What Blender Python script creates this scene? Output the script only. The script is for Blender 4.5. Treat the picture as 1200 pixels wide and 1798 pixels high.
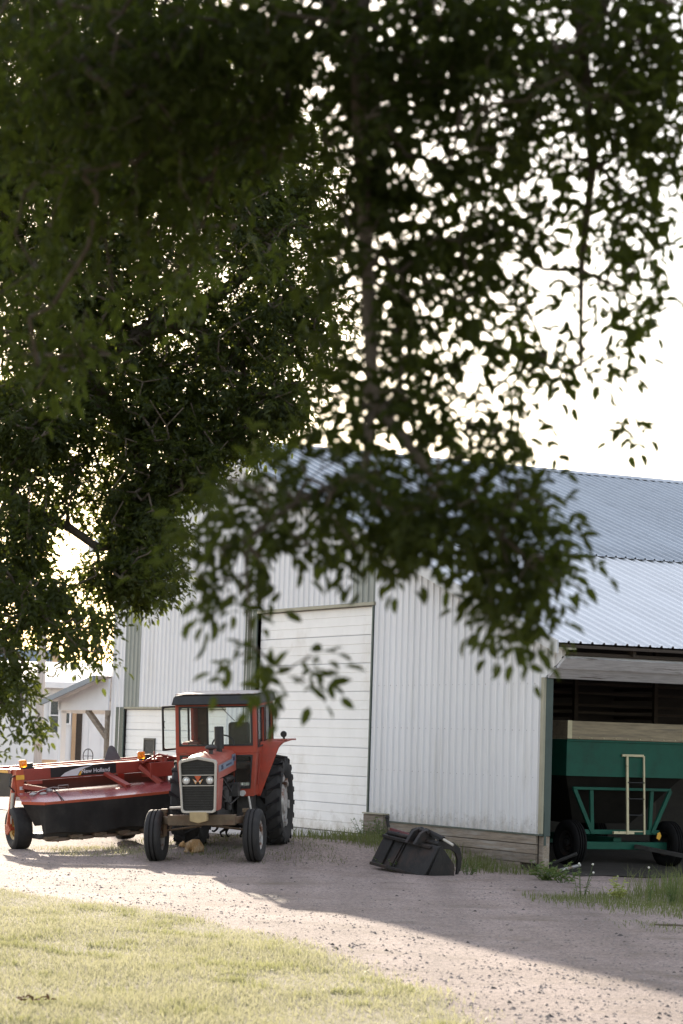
import bpy, bmesh, math, random
import numpy as np
from mathutils import Vector, Matrix, Euler
R = math.radians
random.seed(7)
SC = bpy.context.scene
for _o in list(bpy.data.objects):
    bpy.data.objects.remove(_o)
COL = SC.collection

# ------------------------------------------------------------------ camera, sky, sun, exposure
FPX, HC, PITCH, ROLL = 4245.0, 2.05, R(5.43), R(1.771)
cam_d = bpy.data.cameras.new('camera')
cam = bpy.data.objects.new('camera', cam_d); COL.objects.link(cam)
cam.matrix_world = (Matrix.Translation((0, 0, HC)) @ Matrix.Rotation(R(90) + PITCH, 4, 'X') @ Matrix.Rotation(ROLL, 4, 'Z'))
cam_d.sensor_fit = 'VERTICAL'; cam_d.sensor_height = 36.0; cam_d.sensor_width = 24.0
cam_d.lens = FPX / 1798.0 * 36.0
cam_d.clip_start = 0.1; cam_d.clip_end = 5000
cam_d.dof.use_dof = True; cam_d.dof.focus_distance = 40.5; cam_d.dof.aperture_fstop = 3.4
SC.camera = cam

SUN_AZ, SUN_EL = R(-11.5), R(14.0)        # azimuth from +Y, negative = to the left
world = bpy.data.worlds.new('World'); SC.world = world; world.use_nodes = True
nt = world.node_tree; nt.nodes.clear()
wo = nt.nodes.new('ShaderNodeOutputWorld'); bg = nt.nodes.new('ShaderNodeBackground'); sky = nt.nodes.new('ShaderNodeTexSky')
sky.sky_type = 'NISHITA'; sky.sun_disc = False; sky.sun_elevation = SUN_EL; sky.sun_rotation = SUN_AZ
sky.air_density = 1.0; sky.dust_density = 0.9; sky.ozone_density = 0.5; sky.altitude = 200
bg.inputs['Strength'].default_value = 0.072
veil = nt.nodes.new('ShaderNodeBackground'); veil.inputs['Color'].default_value = (1.0, .95, .985, 1); veil.inputs['Strength'].default_value = .185   # thin even cloud veil over the whole sky
ads = nt.nodes.new('ShaderNodeAddShader'); nt.links.new(sky.outputs[0], bg.inputs[0]); nt.links.new(bg.outputs[0], ads.inputs[0]); nt.links.new(veil.outputs[0], ads.inputs[1]); nt.links.new(ads.outputs[0], wo.inputs[0])

sun_d = bpy.data.lights.new('sun', 'SUN'); sun = bpy.data.objects.new('sun', sun_d); COL.objects.link(sun)
sun_d.energy = 3.5; sun_d.angle = R(0.55); sun_d.color = (1.0, 0.86, 0.70)
_sd = Vector((math.sin(SUN_AZ) * math.cos(SUN_EL), math.cos(SUN_AZ) * math.cos(SUN_EL), math.sin(SUN_EL)))
sun.rotation_euler = (-_sd).to_track_quat('-Z', 'Y').to_euler(); sun.location = (-10, 60, 30)

SC.view_settings.view_transform = 'Standard'; SC.view_settings.look = 'None'
SC.view_settings.exposure = 1.76; SC.view_settings.gamma = 1.0; SC.view_settings.use_curve_mapping = False
SC.render.engine = 'CYCLES'
SC.cycles.use_denoising = True
SC.cycles.max_bounces = 8; SC.cycles.diffuse_bounces = 4; SC.cycles.glossy_bounces = 3
SC.cycles.transparent_max_bounces = 10; SC.cycles.transmission_bounces = 4
SC.cycles.sample_clamp_indirect = 6.0

def ray(px, py):
    uu = (px - 600) / FPX; vv = (899 - py) / FPX
    u = uu * math.cos(ROLL) - vv * math.sin(ROLL); v = uu * math.sin(ROLL) + vv * math.cos(ROLL)
    return Vector((u, math.cos(PITCH) - v * math.sin(PITCH), math.sin(PITCH) + v * math.cos(PITCH)))
def at(px, py, Y):
    d = ray(px, py); return Vector((0, 0, HC)) + d * (Y / d.y)
def gnd(px, py, z=0.0):
    d = ray(px, py); return Vector((0, 0, HC)) + d * ((z - HC) / d.z)

# ------------------------------------------------------------------ helpers
def sm(a, b, x):
    t = np.clip((x - a) / (b - a), 0, 1); return t * t * (3 - 2 * t)

def link(o, parent=None):
    COL.objects.link(o)
    if parent is not None: o.parent = parent
    return o
def tag(o, label=None, cat=None, group=None, kind=None):
    if label: o['label'] = label
    if cat: o['category'] = cat
    if group: o['group'] = group
    if kind: o['kind'] = kind
    return o
def empty(name, loc, rot=(0, 0, 0), label=None, cat=None, group=None):
    o = bpy.data.objects.new(name, None); COL.objects.link(o)
    o.location = loc; o.rotation_euler = rot; o.empty_display_size = 0.2
    return tag(o, label, cat, group)
def copy_tree(o, parent=None):
    c = o.copy(); COL.objects.link(c); c.parent = parent
    for ch in list(o.children): copy_tree(ch, c)
    return c

class MB:
    def __init__(s): s.v = []; s.f = []
    def add(s, vs, fs):
        b = len(s.v); s.v += [tuple(p) for p in vs]; s.f += [tuple(i + b for i in q) for q in fs]; return s
    def box(s, lo, hi, M=None):
        x0, y0, z0 = lo; x1, y1, z1 = hi
        vs = [Vector(p) for p in ((x0,y0,z0),(x1,y0,z0),(x1,y1,z0),(x0,y1,z0),(x0,y0,z1),(x1,y0,z1),(x1,y1,z1),(x0,y1,z1))]
        if M is not None: vs = [M @ p for p in vs]
        return s.add(vs, [(0,3,2,1),(4,5,6,7),(0,1,5,4),(1,2,6,5),(2,3,7,6),(3,0,4,7)])
    def hexa(s, p):   # 8 points: bottom four ccw, top four ccw
        return s.add(p, [(0,3,2,1),(4,5,6,7),(0,1,5,4),(1,2,6,5),(2,3,7,6),(3,0,4,7)])
    def bar(s, a, b, w, h=None, up=(0, 0, 1)):
        a = Vector(a); b = Vector(b); h = h or w; d = (b - a); L = d.length; d.normalize()
        u = Vector(up)
        if abs(d.dot(u)) > .98: u = Vector((0, 1, 0))
        x = d.cross(u).normalized(); y = x.cross(d).normalized()
        M = Matrix((( x.x, d.x, y.x, a.x), (x.y, d.y, y.y, a.y), (x.z, d.z, y.z, a.z), (0, 0, 0, 1)))
        return s.box((-w/2, 0, -h/2), (w/2, L, h/2), M)
    def tube(s, pts, r, n=10, cap=True):
        pts = [Vector(p) for p in pts]; k = len(pts)
        rs = r if isinstance(r, (list, tuple)) else [r] * k
        vs = []; px = None
        for i, p in enumerate(pts):
            d = (pts[min(i+1, k-1)] - pts[max(i-1, 0)]).normalized()
            if px is None:
                px = d.orthogonal().normalized()
            px = (px - d * px.dot(d)).normalized(); py = d.cross(px)
            for j in range(n):
                a = 2 * math.pi * j / n; vs.append(p + (px * math.cos(a) + py * math.sin(a)) * rs[i])
        fs = [(i*n+j, i*n+(j+1)%n, (i+1)*n+(j+1)%n, (i+1)*n+j) for i in range(k-1) for j in range(n)]
        if cap: fs += [tuple(range(n-1, -1, -1)), tuple(range((k-1)*n, k*n))]
        return s.add(vs, fs)
    def lathe(s, prof, o=(0, 0, 0), axis='x', n=32, closed=False):   # prof: (along, radius)
        vs = []; o = Vector(o)
        for j in range(n):
            a = 2 * math.pi * j / n; c, q = math.cos(a), math.sin(a)
            for h, r in prof:
                if axis == 'x': vs.append(o + Vector((h, r*c, r*q)))
                elif axis == 'y': vs.append(o + Vector((r*q, h, r*c)))
                else: vs.append(o + Vector((r*c, r*q, h)))
        m = len(prof); kk = m if closed else m - 1
        fs = [(j*m+i, j*m+(i+1)%m, ((j+1)%n)*m+(i+1)%m, ((j+1)%n)*m+i) for j in range(n) for i in range(kk)]
        return s.add(vs, fs)
    def prism(s, poly, axis, a, b):   # poly in the two other axes
        def pt(u, v, w): return {'x': (w, u, v), 'y': (u, w, v), 'z': (u, v, w)}[axis]
        n = len(poly); vs = [pt(u, v, a) for u, v in poly] + [pt(u, v, b) for u, v in poly]
        fs = [tuple(range(n-1, -1, -1)), tuple(range(n, 2*n))] + [(i, (i+1)%n, n+(i+1)%n, n+i) for i in range(n)]
        return s.add(vs, fs)
    def panel(s, x0, x1, z0, z1, ix0, ix1, iz0, iz1, r, y0, y1, axis='y', k=5):
        inn = []; out = []
        for cx_, cz_, a0, ox, oz in ((ix1-r, iz1-r, 0, x1, z1), (ix0+r, iz1-r, 90, x0, z1), (ix0+r, iz0+r, 180, x0, z0), (ix1-r, iz0+r, 270, x1, z0)):
            for q in range(k):
                a = R(a0 + 90 * q / (k-1)); inn.append((cx_ + r*math.cos(a), cz_ + r*math.sin(a))); out.append((ox, oz))
        n = len(inn)
        def pt(u, v, w): return {'x': (w, u, v), 'y': (u, w, v), 'z': (u, v, w)}[axis]
        vs = []
        for w in (y0, y1):
            vs += [pt(u, v, w) for u, v in inn] + [pt(u, v, w) for u, v in out]
        fs = []
        for i in range(n):
            j = (i+1) % n
            if out[i] == out[j]:
                fs += [(i, j, n+i), (2*n+i, 3*n+i, 2*n+j)]
            else:
                fs += [(i, j, n+j, n+i), (2*n+i, 3*n+i, 3*n+j, 2*n+j), (n+i, n+j, 3*n+j, 3*n+i)]
            fs.append((i, 2*n+i, 2*n+j, j))
        return s.add(vs, fs)
    def sphere(s, c, rad, n=12, m=8, M=None):
        rx, ry, rz = rad if isinstance(rad, (tuple, list)) else (rad,)*3
        vs = []; c = Vector(c)
        for i in range(m+1):
            th = math.pi * i / m
            for j in range(n):
                a = 2*math.pi*j/n; p = Vector((rx*math.sin(th)*math.cos(a), ry*math.sin(th)*math.sin(a), rz*math.cos(th)))
                if M is not None: p = M @ p
                vs.append(c + p)
        fs = [(i*n+j, (i+1)*n+j, (i+1)*n+(j+1)%n, i*n+(j+1)%n) for i in range(m) for j in range(n)]
        return s.add(vs, fs)
    def warp(s, fn): s.v = [tuple(fn(*p)) for p in s.v]; return s
    def mesh(s, name, smooth=35):
        me = bpy.data.meshes.new(name); me.from_pydata(s.v, [], s.f)
        bm = bmesh.new(); bm.from_mesh(me); bmesh.ops.remove_doubles(bm, verts=bm.verts, dist=1e-5)
        bmesh.ops.recalc_face_normals(bm, faces=bm.faces); bm.to_mesh(me); bm.free()
        if smooth:
            me.polygons.foreach_set('use_smooth', [True] * len(me.polygons)); me.set_sharp_from_angle(angle=R(smooth))
        return me
    def build(s, name, mat, parent=None, bevel=0, smooth=35, loc=None):
        me = s.mesh(name, smooth); me.materials.append(mat)
        o = bpy.data.objects.new(name, me); link(o, parent)
        if loc is not None: o.location = loc
        if bevel:
            b = o.modifiers.new('bevel', 'BEVEL'); b.width = bevel; b.segments = 2; b.limit_method = 'ANGLE'; b.angle_limit = R(40)
        return o

def np_mesh(name, V, F, mat, parent=None, smooth=False):
    V = np.asarray(V, np.float32); F = np.asarray(F, np.int32); k = F.shape[1]
    me = bpy.data.meshes.new(name); me.vertices.add(len(V)); me.vertices.foreach_set('co', V.ravel())
    me.loops.add(F.size); me.loops.foreach_set('vertex_index', F.ravel())
    me.polygons.add(len(F)); me.polygons.foreach_set('loop_start', np.arange(len(F), dtype=np.int32) * k)
    me.polygons.foreach_set('loop_total', np.full(len(F), k, np.int32))
    if smooth: me.polygons.foreach_set('use_smooth', np.ones(len(F), bool))
    me.update(calc_edges=True); me.materials.append(mat)
    o = bpy.data.objects.new(name, me); return link(o, parent)

def text(name, body, size, mat, parent, M, ext=0.002, xs=1.0):
    cu = bpy.data.curves.new(name, 'FONT'); cu.body = body; cu.size = size; cu.extrude = ext
    cu.align_x = 'CENTER'; cu.align_y = 'CENTER'; cu.offset = size * 0.012
    t = bpy.data.objects.new(name + '_curve', cu); COL.objects.link(t)
    dg = bpy.context.evaluated_depsgraph_get(); me = bpy.data.meshes.new_from_object(t.evaluated_get(dg))
    bpy.data.objects.remove(t); bpy.data.curves.remove(cu)
    me.transform(Matrix.Diagonal((xs, 1, 1, 1))); me.transform(M); me.materials.clear(); me.materials.append(mat); me.name = name
    return link(bpy.data.objects.new(name, me), parent)

# ------------------------------------------------------------------ materials
def pmat(name, col, rough=.6, metal=0.0, var=.12, scale=5.0, bump=0.0, bscale=60.0, rnd=0.0, col2=None, c2scale=1.5, c2lo=.5, c2hi=.7,
         spec=.5, stretch=None, coat=0.0, rvar=0.0):
    m = bpy.data.materials.new(name); m.use_nodes = True; t = m.node_tree; b = t.nodes['Principled BSDF']
    b.inputs['Roughness'].default_value = rough; b.inputs['Metallic'].default_value = metal
    b.inputs['Specular IOR Level'].default_value = spec
    if coat: b.inputs['Coat Weight'].default_value = coat; b.inputs['Coat Roughness'].default_value = .15
    tc = t.nodes.new('ShaderNodeTexCoord'); src = tc.outputs['Object']
    if stretch:
        mp = t.nodes.new('ShaderNodeMapping'); mp.inputs['Scale'].default_value = stretch; t.links.new(src, mp.inputs[0]); src = mp.outputs[0]
    n = t.nodes.new('ShaderNodeTexNoise'); n.inputs['Scale'].default_value = scale; n.inputs['Detail'].default_value = 6; n.inputs['Roughness'].default_value = .65
    t.links.new(src, n.inputs['Vector'])
    rp = t.nodes.new('ShaderNodeValToRGB'); e = rp.color_ramp.elements
    e[0].position = .3; e[1].position = .7
    e[0].color = (*[c * (1 - var) for c in col], 1); e[1].color = (*[min(1, c * (1 + var)) for c in col], 1)
    t.links.new(n.outputs['Fac'], rp.inputs[0]); out = rp.outputs[0]
    if col2:
        n2 = t.nodes.new('ShaderNodeTexNoise'); n2.inputs['Scale'].default_value = c2scale; n2.inputs['Detail'].default_value = 8; n2.inputs['Roughness'].default_value = .7
        t.links.new(src, n2.inputs['Vector'])
        r2 = t.nodes.new('ShaderNodeValToRGB'); r2.color_ramp.elements[0].position = c2lo; r2.color_ramp.elements[1].position = c2hi
        t.links.new(n2.outputs['Fac'], r2.inputs[0])
        mx = t.nodes.new('ShaderNodeMix'); mx.data_type = 'RGBA'; mx.inputs[7].default_value = (*col2, 1)
        t.links.new(r2.outputs[0], mx.inputs[0]); t.links.new(out, mx.inputs[6]); out = mx.outputs[2]
    if rnd:
        oi = t.nodes.new('ShaderNodeObjectInfo'); mr = t.nodes.new('ShaderNodeMapRange')
        mr.inputs[3].default_value = 1 - rnd; mr.inputs[4].default_value = 1 + rnd; t.links.new(oi.outputs['Random'], mr.inputs[0])
        hs = t.nodes.new('ShaderNodeHueSaturation'); t.links.new(mr.outputs[0], hs.inputs['Value']); t.links.new(out, hs.inputs['Color']); out = hs.outputs[0]
    t.links.new(out, b.inputs['Base Color'])
    if rvar:
        mr = t.nodes.new('ShaderNodeMapRange'); mr.inputs[3].default_value = rough - rvar; mr.inputs[4].default_value = rough + rvar
        t.links.new(n.outputs['Fac'], mr.inputs[0]); t.links.new(mr.outputs[0], b.inputs['Roughness'])
    if bump:
        nb = t.nodes.new('ShaderNodeTexNoise'); nb.inputs['Scale'].default_value = bscale; nb.inputs['Detail'].default_value = 4
        t.links.new(src, nb.inputs['Vector'])
        bp = t.nodes.new('ShaderNodeBump'); bp.inputs['Strength'].default_value = bump; bp.inputs['Distance'].default_value = .02
        t.links.new(nb.outputs['Fac'], bp.inputs['Height']); t.links.new(bp.outputs[0], b.inputs['Normal'])
    return m

def leafmat(name, c1, c2, tr, trcol, rough=.45, scale=3.0, spec=.4):
    m = bpy.data.materials.new(name); m.use_nodes = True; t = m.node_tree; b = t.nodes['Principled BSDF']
    b.inputs['Roughness'].default_value = rough; b.inputs['Specular IOR Level'].default_value = spec
    tc = t.nodes.new('ShaderNodeTexCoord'); g = t.nodes.new('ShaderNodeNewGeometry')
    n = t.nodes.new('ShaderNodeTexNoise'); n.inputs['Scale'].default_value = scale; n.inputs['Detail'].default_value = 3
    t.links.new(g.outputs['Position'], n.inputs['Vector'])
    ad = t.nodes.new('ShaderNodeMath'); ad.operation = 'MULTIPLY_ADD'; ad.inputs[1].default_value = .45
    t.links.new(g.outputs['Random Per Island'], ad.inputs[0]); 
    sb = t.nodes.new('ShaderNodeMath'); sb.operation = 'SUBTRACT'; sb.inputs[1].default_value = .22
    t.links.new(n.outputs['Fac'], sb.inputs[0]); t.links.new(sb.outputs[0], ad.inputs[2])
    mx = t.nodes.new('ShaderNodeMix'); mx.data_type = 'RGBA'; mx.inputs[6].default_value = (*c1, 1); mx.inputs[7].default_value = (*c2, 1)
    t.links.new(ad.outputs[0], mx.inputs[0]); t.links.new(mx.outputs[2], b.inputs['Base Color'])
    tl = t.nodes.new('ShaderNodeBsdfTranslucent'); tl.inputs['Color'].default_value = (*trcol, 1)
    ms = t.nodes.new('ShaderNodeMixShader'); ms.inputs[0].default_value = tr
    t.links.new(b.outputs[0], ms.inputs[1]); t.links.new(tl.outputs[0], ms.inputs[2])
    t.links.new(ms.outputs[0], t.nodes['Material Output'].inputs[0]); return m

def glassmat(name, tint=(.95, .97, .96), refl=.05):
    m = bpy.data.materials.new(name); m.use_nodes = True; t = m.node_tree; t.nodes.remove(t.nodes['Principled BSDF'])
    tr = t.nodes.new('ShaderNodeBsdfTransparent'); tr.inputs[0].default_value = (*tint, 1)
    gl = t.nodes.new('ShaderNodeBsdfGlossy'); gl.inputs['Roughness'].default_value = .03
    fr = t.nodes.new('ShaderNodeFresnel'); fr.inputs[0].default_value = 1.18
    n = t.nodes.new('ShaderNodeTexNoise'); n.inputs['Scale'].default_value = 9
    df = t.nodes.new('ShaderNodeBsdfDiffuse'); df.inputs[0].default_value = (.5, .48, .44, 1)
    m1 = t.nodes.new('ShaderNodeMixShader'); m2 = t.nodes.new('ShaderNodeMixShader')
    t.links.new(fr.outputs[0], m1.inputs[0]); t.links.new(tr.outputs[0], m1.inputs[1]); t.links.new(gl.outputs[0], m1.inputs[2])
    mu = t.nodes.new('ShaderNodeMath'); mu.operation = 'MULTIPLY'; mu.inputs[1].default_value = refl
    t.links.new(n.outputs['Fac'], mu.inputs[0]); t.links.new(mu.outputs[0], m2.inputs[0])
    t.links.new(m1.outputs[0], m2.inputs[1]); t.links.new(df.outputs[0], m2.inputs[2])
    t.links.new(m2.outputs[0], t.nodes['Material Output'].inputs[0]); return m

M = {}
M['wall'] = pmat('white_wall_steel', (.76, .745, .735), .42, 0.0, .05, 1.2, .05, 14, rnd=.035, col2=(.60, .57, .52), c2scale=1.4, c2lo=.56, c2hi=.85, stretch=(1, 1, .16))
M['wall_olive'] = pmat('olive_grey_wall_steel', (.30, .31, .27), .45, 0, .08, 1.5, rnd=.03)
M['roof_up'] = pmat('weathered_galvanised_roof_steel', (.37, .40, .43), .45, .35, .08, .7, .04, 8, rnd=.05, col2=(.26, .285, .31), c2scale=.8, c2lo=.5, c2hi=.8)
M['roof_lo'] = pmat('bright_galvanised_roof_steel', (.66, .665, .67), .42, .25, .05, .8, .04, 8, rnd=.03)
M['green_trim'] = pmat('dark_green_trim_steel', (.045, .068, .058), .5, 0, .15, 3)
M['tan_trim'] = pmat('tan_trim_steel', (.30, .28, .20), .5, 0, .12, 3)
M['door'] = pmat('cream_door_steel', (.84, .82, .79), .45, 0, .05, 1.3, .03, 10, rnd=.02, col2=(.6, .55, .48), c2scale=.7, c2lo=.55, c2hi=.85)
M['plank'] = pmat('weathered_grey_plank_wood', (.25, .20, .15), .85, 0, .35, 6, .5, 30, rnd=.18, stretch=(6, .5, 6), col2=(.36, .33, .29), c2scale=2)
M['beam'] = pmat('grey_header_board_wood', (.64, .63, .64), .8, 0, .22, 6, .3, 30, rnd=.08, stretch=(.5, 6, 6), col2=(.16, .13, .11), c2scale=1.3, c2lo=.6, c2hi=.68)
M['darkwood'] = pmat('old_brown_rafter_wood', (.045, .033, .024), .85, 0, .3, 6, .3, 40, rnd=.2, stretch=(.6, 6, 6))
M['concrete'] = pmat('pale_concrete', (.46, .43, .40), .85, 0, .12, 2, .3, 60, col2=(.34, .31, .28), c2scale=1.1)
M['red'] = pmat('faded_red_tractor_paint', (.37, .052, .024), .5, 0, .16, 5, .05, 60, col2=(.22, .07, .045), c2scale=3.5, c2lo=.45, c2hi=.75, rvar=.15)
M['hood_red'] = pmat('sun_bleached_red_hood_paint', (.40, .10, .07), .38, 0, .12, 4, .03, 60, col2=(.45, .17, .13), c2scale=3, rvar=.1)
M['mred'] = pmat('dark_red_mower_paint', (.27, .040, .026), .32, 0, .14, 4, .03, 60, rvar=.08, coat=.2)
M['mhood'] = pmat('glossy_maroon_hood_paint', (.28, .06, .06), .26, 0, .1, 2, .02, 30, coat=1.0, rvar=.06)
M['orange'] = pmat('orange_red_leg_paint', (.42, .075, .03), .45, 0, .2, 5)
M['mblack'] = pmat('black_rubber_curtain', (.022, .020, .019), .65, 0, .3, 3, .2, 9, spec=.3, col2=(.055, .048, .042), c2scale=2.5, c2lo=.5, c2hi=.8)
M['black'] = pmat('black_painted_steel', (.02, .019, .018), .5, 0, .35, 8, .1, 40)
M['dgrey'] = pmat('greasy_engine_iron', (.05, .045, .042), .6, .2, .4, 9, .2, 50)
M['tyre'] = pmat('dusty_tyre_rubber', (.022, .020, .019), .8, 0, .25, 12, .2, 60, col2=(.045, .040, .036), c2scale=5, c2lo=.5, c2hi=.8)
M['rim_yellow'] = pmat('yellow_rim_paint', (.55, .36, .09), .45, 0, .15, 8, col2=(.25, .13, .06), c2scale=6, c2lo=.6)
M['rim_grey'] = pmat('rusty_silver_rim_steel', (.42, .40, .38), .45, .4, .2, 6, col2=(.20, .10, .06), c2scale=5, c2lo=.5, c2hi=.62)
M['chrome'] = pmat('ivory_grille_surround', (.50, .46, .40), .35, .2, .08, 10)
M['axle'] = pmat('rusty_tan_axle_iron', (.14, .10, .062), .7, .1, .3, 7, .2, 40, col2=(.14, .07, .04), c2scale=5)
M['tan'] = pmat('tan_cast_weight', (.42, .31, .16), .6, 0, .12, 10)
M['glass'] = glassmat('cab_glass')
M['glass2'] = glassmat('house_window_glass', (.5, .55, .55), .25)
M['lens'] = pmat('headlamp_lens', (.75, .74, .70), .12, .3, .15, 30, coat=.5)
M['amber'] = pmat('amber_lamp_lens', (.9, .36, .03), .15, 0, .1, 20, coat=.5)
_b = M['amber'].node_tree.nodes['Principled BSDF']; _b.inputs['Transmission Weight'].default_value = .5
M['gold'] = pmat('gold_emblem', (.62, .36, .16), .35, .3, .1, 20)
M['emred'] = pmat('red_emblem', (.5, .09, .03), .4, 0, .1, 20)
M['decal_blue'] = pmat('grey_blue_decal', (.20, .23, .29), .45, 0, .1, 10)
M['ink'] = pmat('dark_blue_lettering', (.03, .04, .09), .5, 0, .05, 10)
M['letter'] = pmat('pale_grey_lettering', (.62, .6, .62), .4, 0, .05, 10)
M['decal_black'] = pmat('black_decal', (.012, .011, .012), .35, 0, .1, 10)
M['seat'] = pmat('olive_seat_vinyl', (.085, .085, .06), .7, 0, .2, 8, .15, 40)
M['yellow'] = pmat('yellow_reflector_tape', (.75, .40, .04), .4, 0, .1, 10)
M['smv'] = pmat('grey_emblem_back', (.12, .115, .125), .55, .2, .15, 8)
M['wgreen'] = pmat('green_wagon_paint', (.011, .080, .052), .5, 0, .15, 3, .04, 60, rvar=.1, col2=(.014, .055, .038), c2scale=2, spec=.2)
M['cream'] = pmat('cream_ladder_paint', (.55, .48, .30), .6, 0, .12, 10, col2=(.2, .12, .06), c2scale=9, c2lo=.6, c2hi=.7)
M['wboard'] = pmat('brown_sideboard_wood', (.30, .24, .155), .8, 0, .3, 5, .3, 30, stretch=(.5, 5, 7), col2=(.18, .15, .11), c2scale=2)
M['iron'] = pmat('dark_bucket_steel', (.018, .016, .015), .65, .2, .4, 5, .25, 30, col2=(.05, .03, .022), c2scale=4)
M['iron_red'] = pmat('dull_red_bucket_plate', (.10, .02, .018), .55, .1, .25, 6)
M['bark'] = pmat('grey_brown_bark', (.11, .085, .06), .9, 0, .35, 9, .7, 30, stretch=(3, 3, .6))
M['plywood'] = pmat('plywood_sheet', (.45, .30, .18), .8, 0, .18, 3, stretch=(1, 1, .3))
M['pale_board'] = pmat('pale_pink_grey_board', (.60, .54, .52), .7, 0, .06, 2)
M['white_paint'] = pmat('white_house_paint', (.70, .70, .71), .6, 0, .05, 2, rnd=.03)
M['pole'] = pmat('grey_pole_wood', (.40, .38, .37), .8, 0, .2, 5, .2, 30, stretch=(5, 5, .5))
M['house_roof'] = pmat('pale_metal_roof', (.62, .62, .63), .45, .2, .06, 2)
M['slate'] = pmat('blue_grey_roof', (.20, .23, .26), .6, 0, .1, 3)
M['leaf_near'] = leafmat('ash_leaf_near', (.011, .014, .004), (.026, .034, .008), .30, (.15, .20, .028), rough=.6, spec=.12)
M['leaf_far'] = leafmat('ash_leaf_far', (.012, .016, .004), (.028, .038, .008), .28, (.20, .25, .035), rough=.5, spec=.2)
M['weed'] = leafmat('weed_leaf', (.05, .085, .025), (.11, .16, .05), .3, (.25, .33, .08), scale=8)
M['bush'] = leafmat('yellow_green_bush', (.22, .27, .07), (.34, .38, .12), .35, (.5, .5, .15), scale=8)
M['grass'] = leafmat('lawn_blades', (.17, .175, .085), (.32, .305, .185), .5, (.43, .42, .26), rough=.5, scale=.9, spec=.3)
M['grass2'] = leafmat('rough_green_grass', (.06, .08, .025), (.13, .14, .05), .35, (.24, .28, .08), rough=.5, scale=2.5, spec=.3)
M['grass3'] = leafmat('lawn_tuft_blades', (.13, .14, .055), (.24, .235, .11), .45, (.36, .37, .17), rough=.5, scale=1.5, spec=.3)

M['shaded_tyre'] = pmat('shaded_black_tyre', (.010, .009, .009), .85, 0, .3, 12, .2, 60, spec=.15)  # darker copy of the tyre rubber, with the lean-to's shade in its colour
def mud_foot(m, z0, z1, col):
    # splashed soil along the foot of the sheets, ragged upper edge
    t = m.node_tree; b = t.nodes['Principled BSDF']; src = b.inputs['Base Color'].links[0].from_socket
    tc = t.nodes.new('ShaderNodeTexCoord'); sp = t.nodes.new('ShaderNodeSeparateXYZ'); t.links.new(tc.outputs['Object'], sp.inputs[0])
    n = t.nodes.new('ShaderNodeTexNoise'); n.inputs['Scale'].default_value = 3.5; n.inputs['Detail'].default_value = 9; n.inputs['Roughness'].default_value = .75; t.links.new(tc.outputs['Object'], n.inputs['Vector'])
    mr = t.nodes.new('ShaderNodeMapRange'); mr.inputs[1].default_value = z0; mr.inputs[2].default_value = z1; mr.inputs[3].default_value = .46; mr.inputs[4].default_value = 0; t.links.new(sp.outputs[2], mr.inputs[0])
    mu = t.nodes.new('ShaderNodeMath'); mu.operation = 'ADD'; t.links.new(mr.outputs[0], mu.inputs[0]); t.links.new(n.outputs['Fac'], mu.inputs[1])
    r2 = t.nodes.new('ShaderNodeMapRange'); r2.inputs[1].default_value = .74; r2.inputs[2].default_value = 1.2; t.links.new(mu.outputs[0], r2.inputs[0])
    mx = t.nodes.new('ShaderNodeMix'); mx.data_type = 'RGBA'; mx.inputs[7].default_value = (*col, 1); t.links.new(r2.outputs[0], mx.inputs[0]); t.links.new(src, mx.inputs[6]); t.links.new(mx.outputs[2], b.inputs['Base Color'])
mud_foot(M['wall'], .6, 1.25, (.36, .31, .26)); mud_foot(M['door'], .34, 1.0, (.42, .37, .31))

# ------------------------------------------------------------------ ground
BA = R(27.368); BC = Vector((3.486, 40.188, 0)); BS = (math.cos(BA), math.sin(BA)); BT = (-math.sin(BA), math.cos(BA))
def gz(x, y):
    x = np.asarray(x, float); y = np.asarray(y, float)
    s = (x - BC.x) * BS[0] + (y - BC.y) * BS[1]; t = (x - BC.x) * BT[0] + (y - BC.y) * BT[1]
    z = .31 * sm(0, 4, t) * sm(-6.8, -2.5, s)
    z = z + .012 * np.sin(x * 1.7 + y * .6) * np.sin(y * 1.1 - x * .4) + .008 * np.sin(x * 3.9 + 1) * np.sin(y * 3.1)
    return z
def gzf(x, y): return float(gz(x, y))
def bw(s, t, z=0.0): return Vector((BC.x + s * BS[0] + t * BT[0], BC.y + s * BS[1] + t * BT[1], z))

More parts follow.
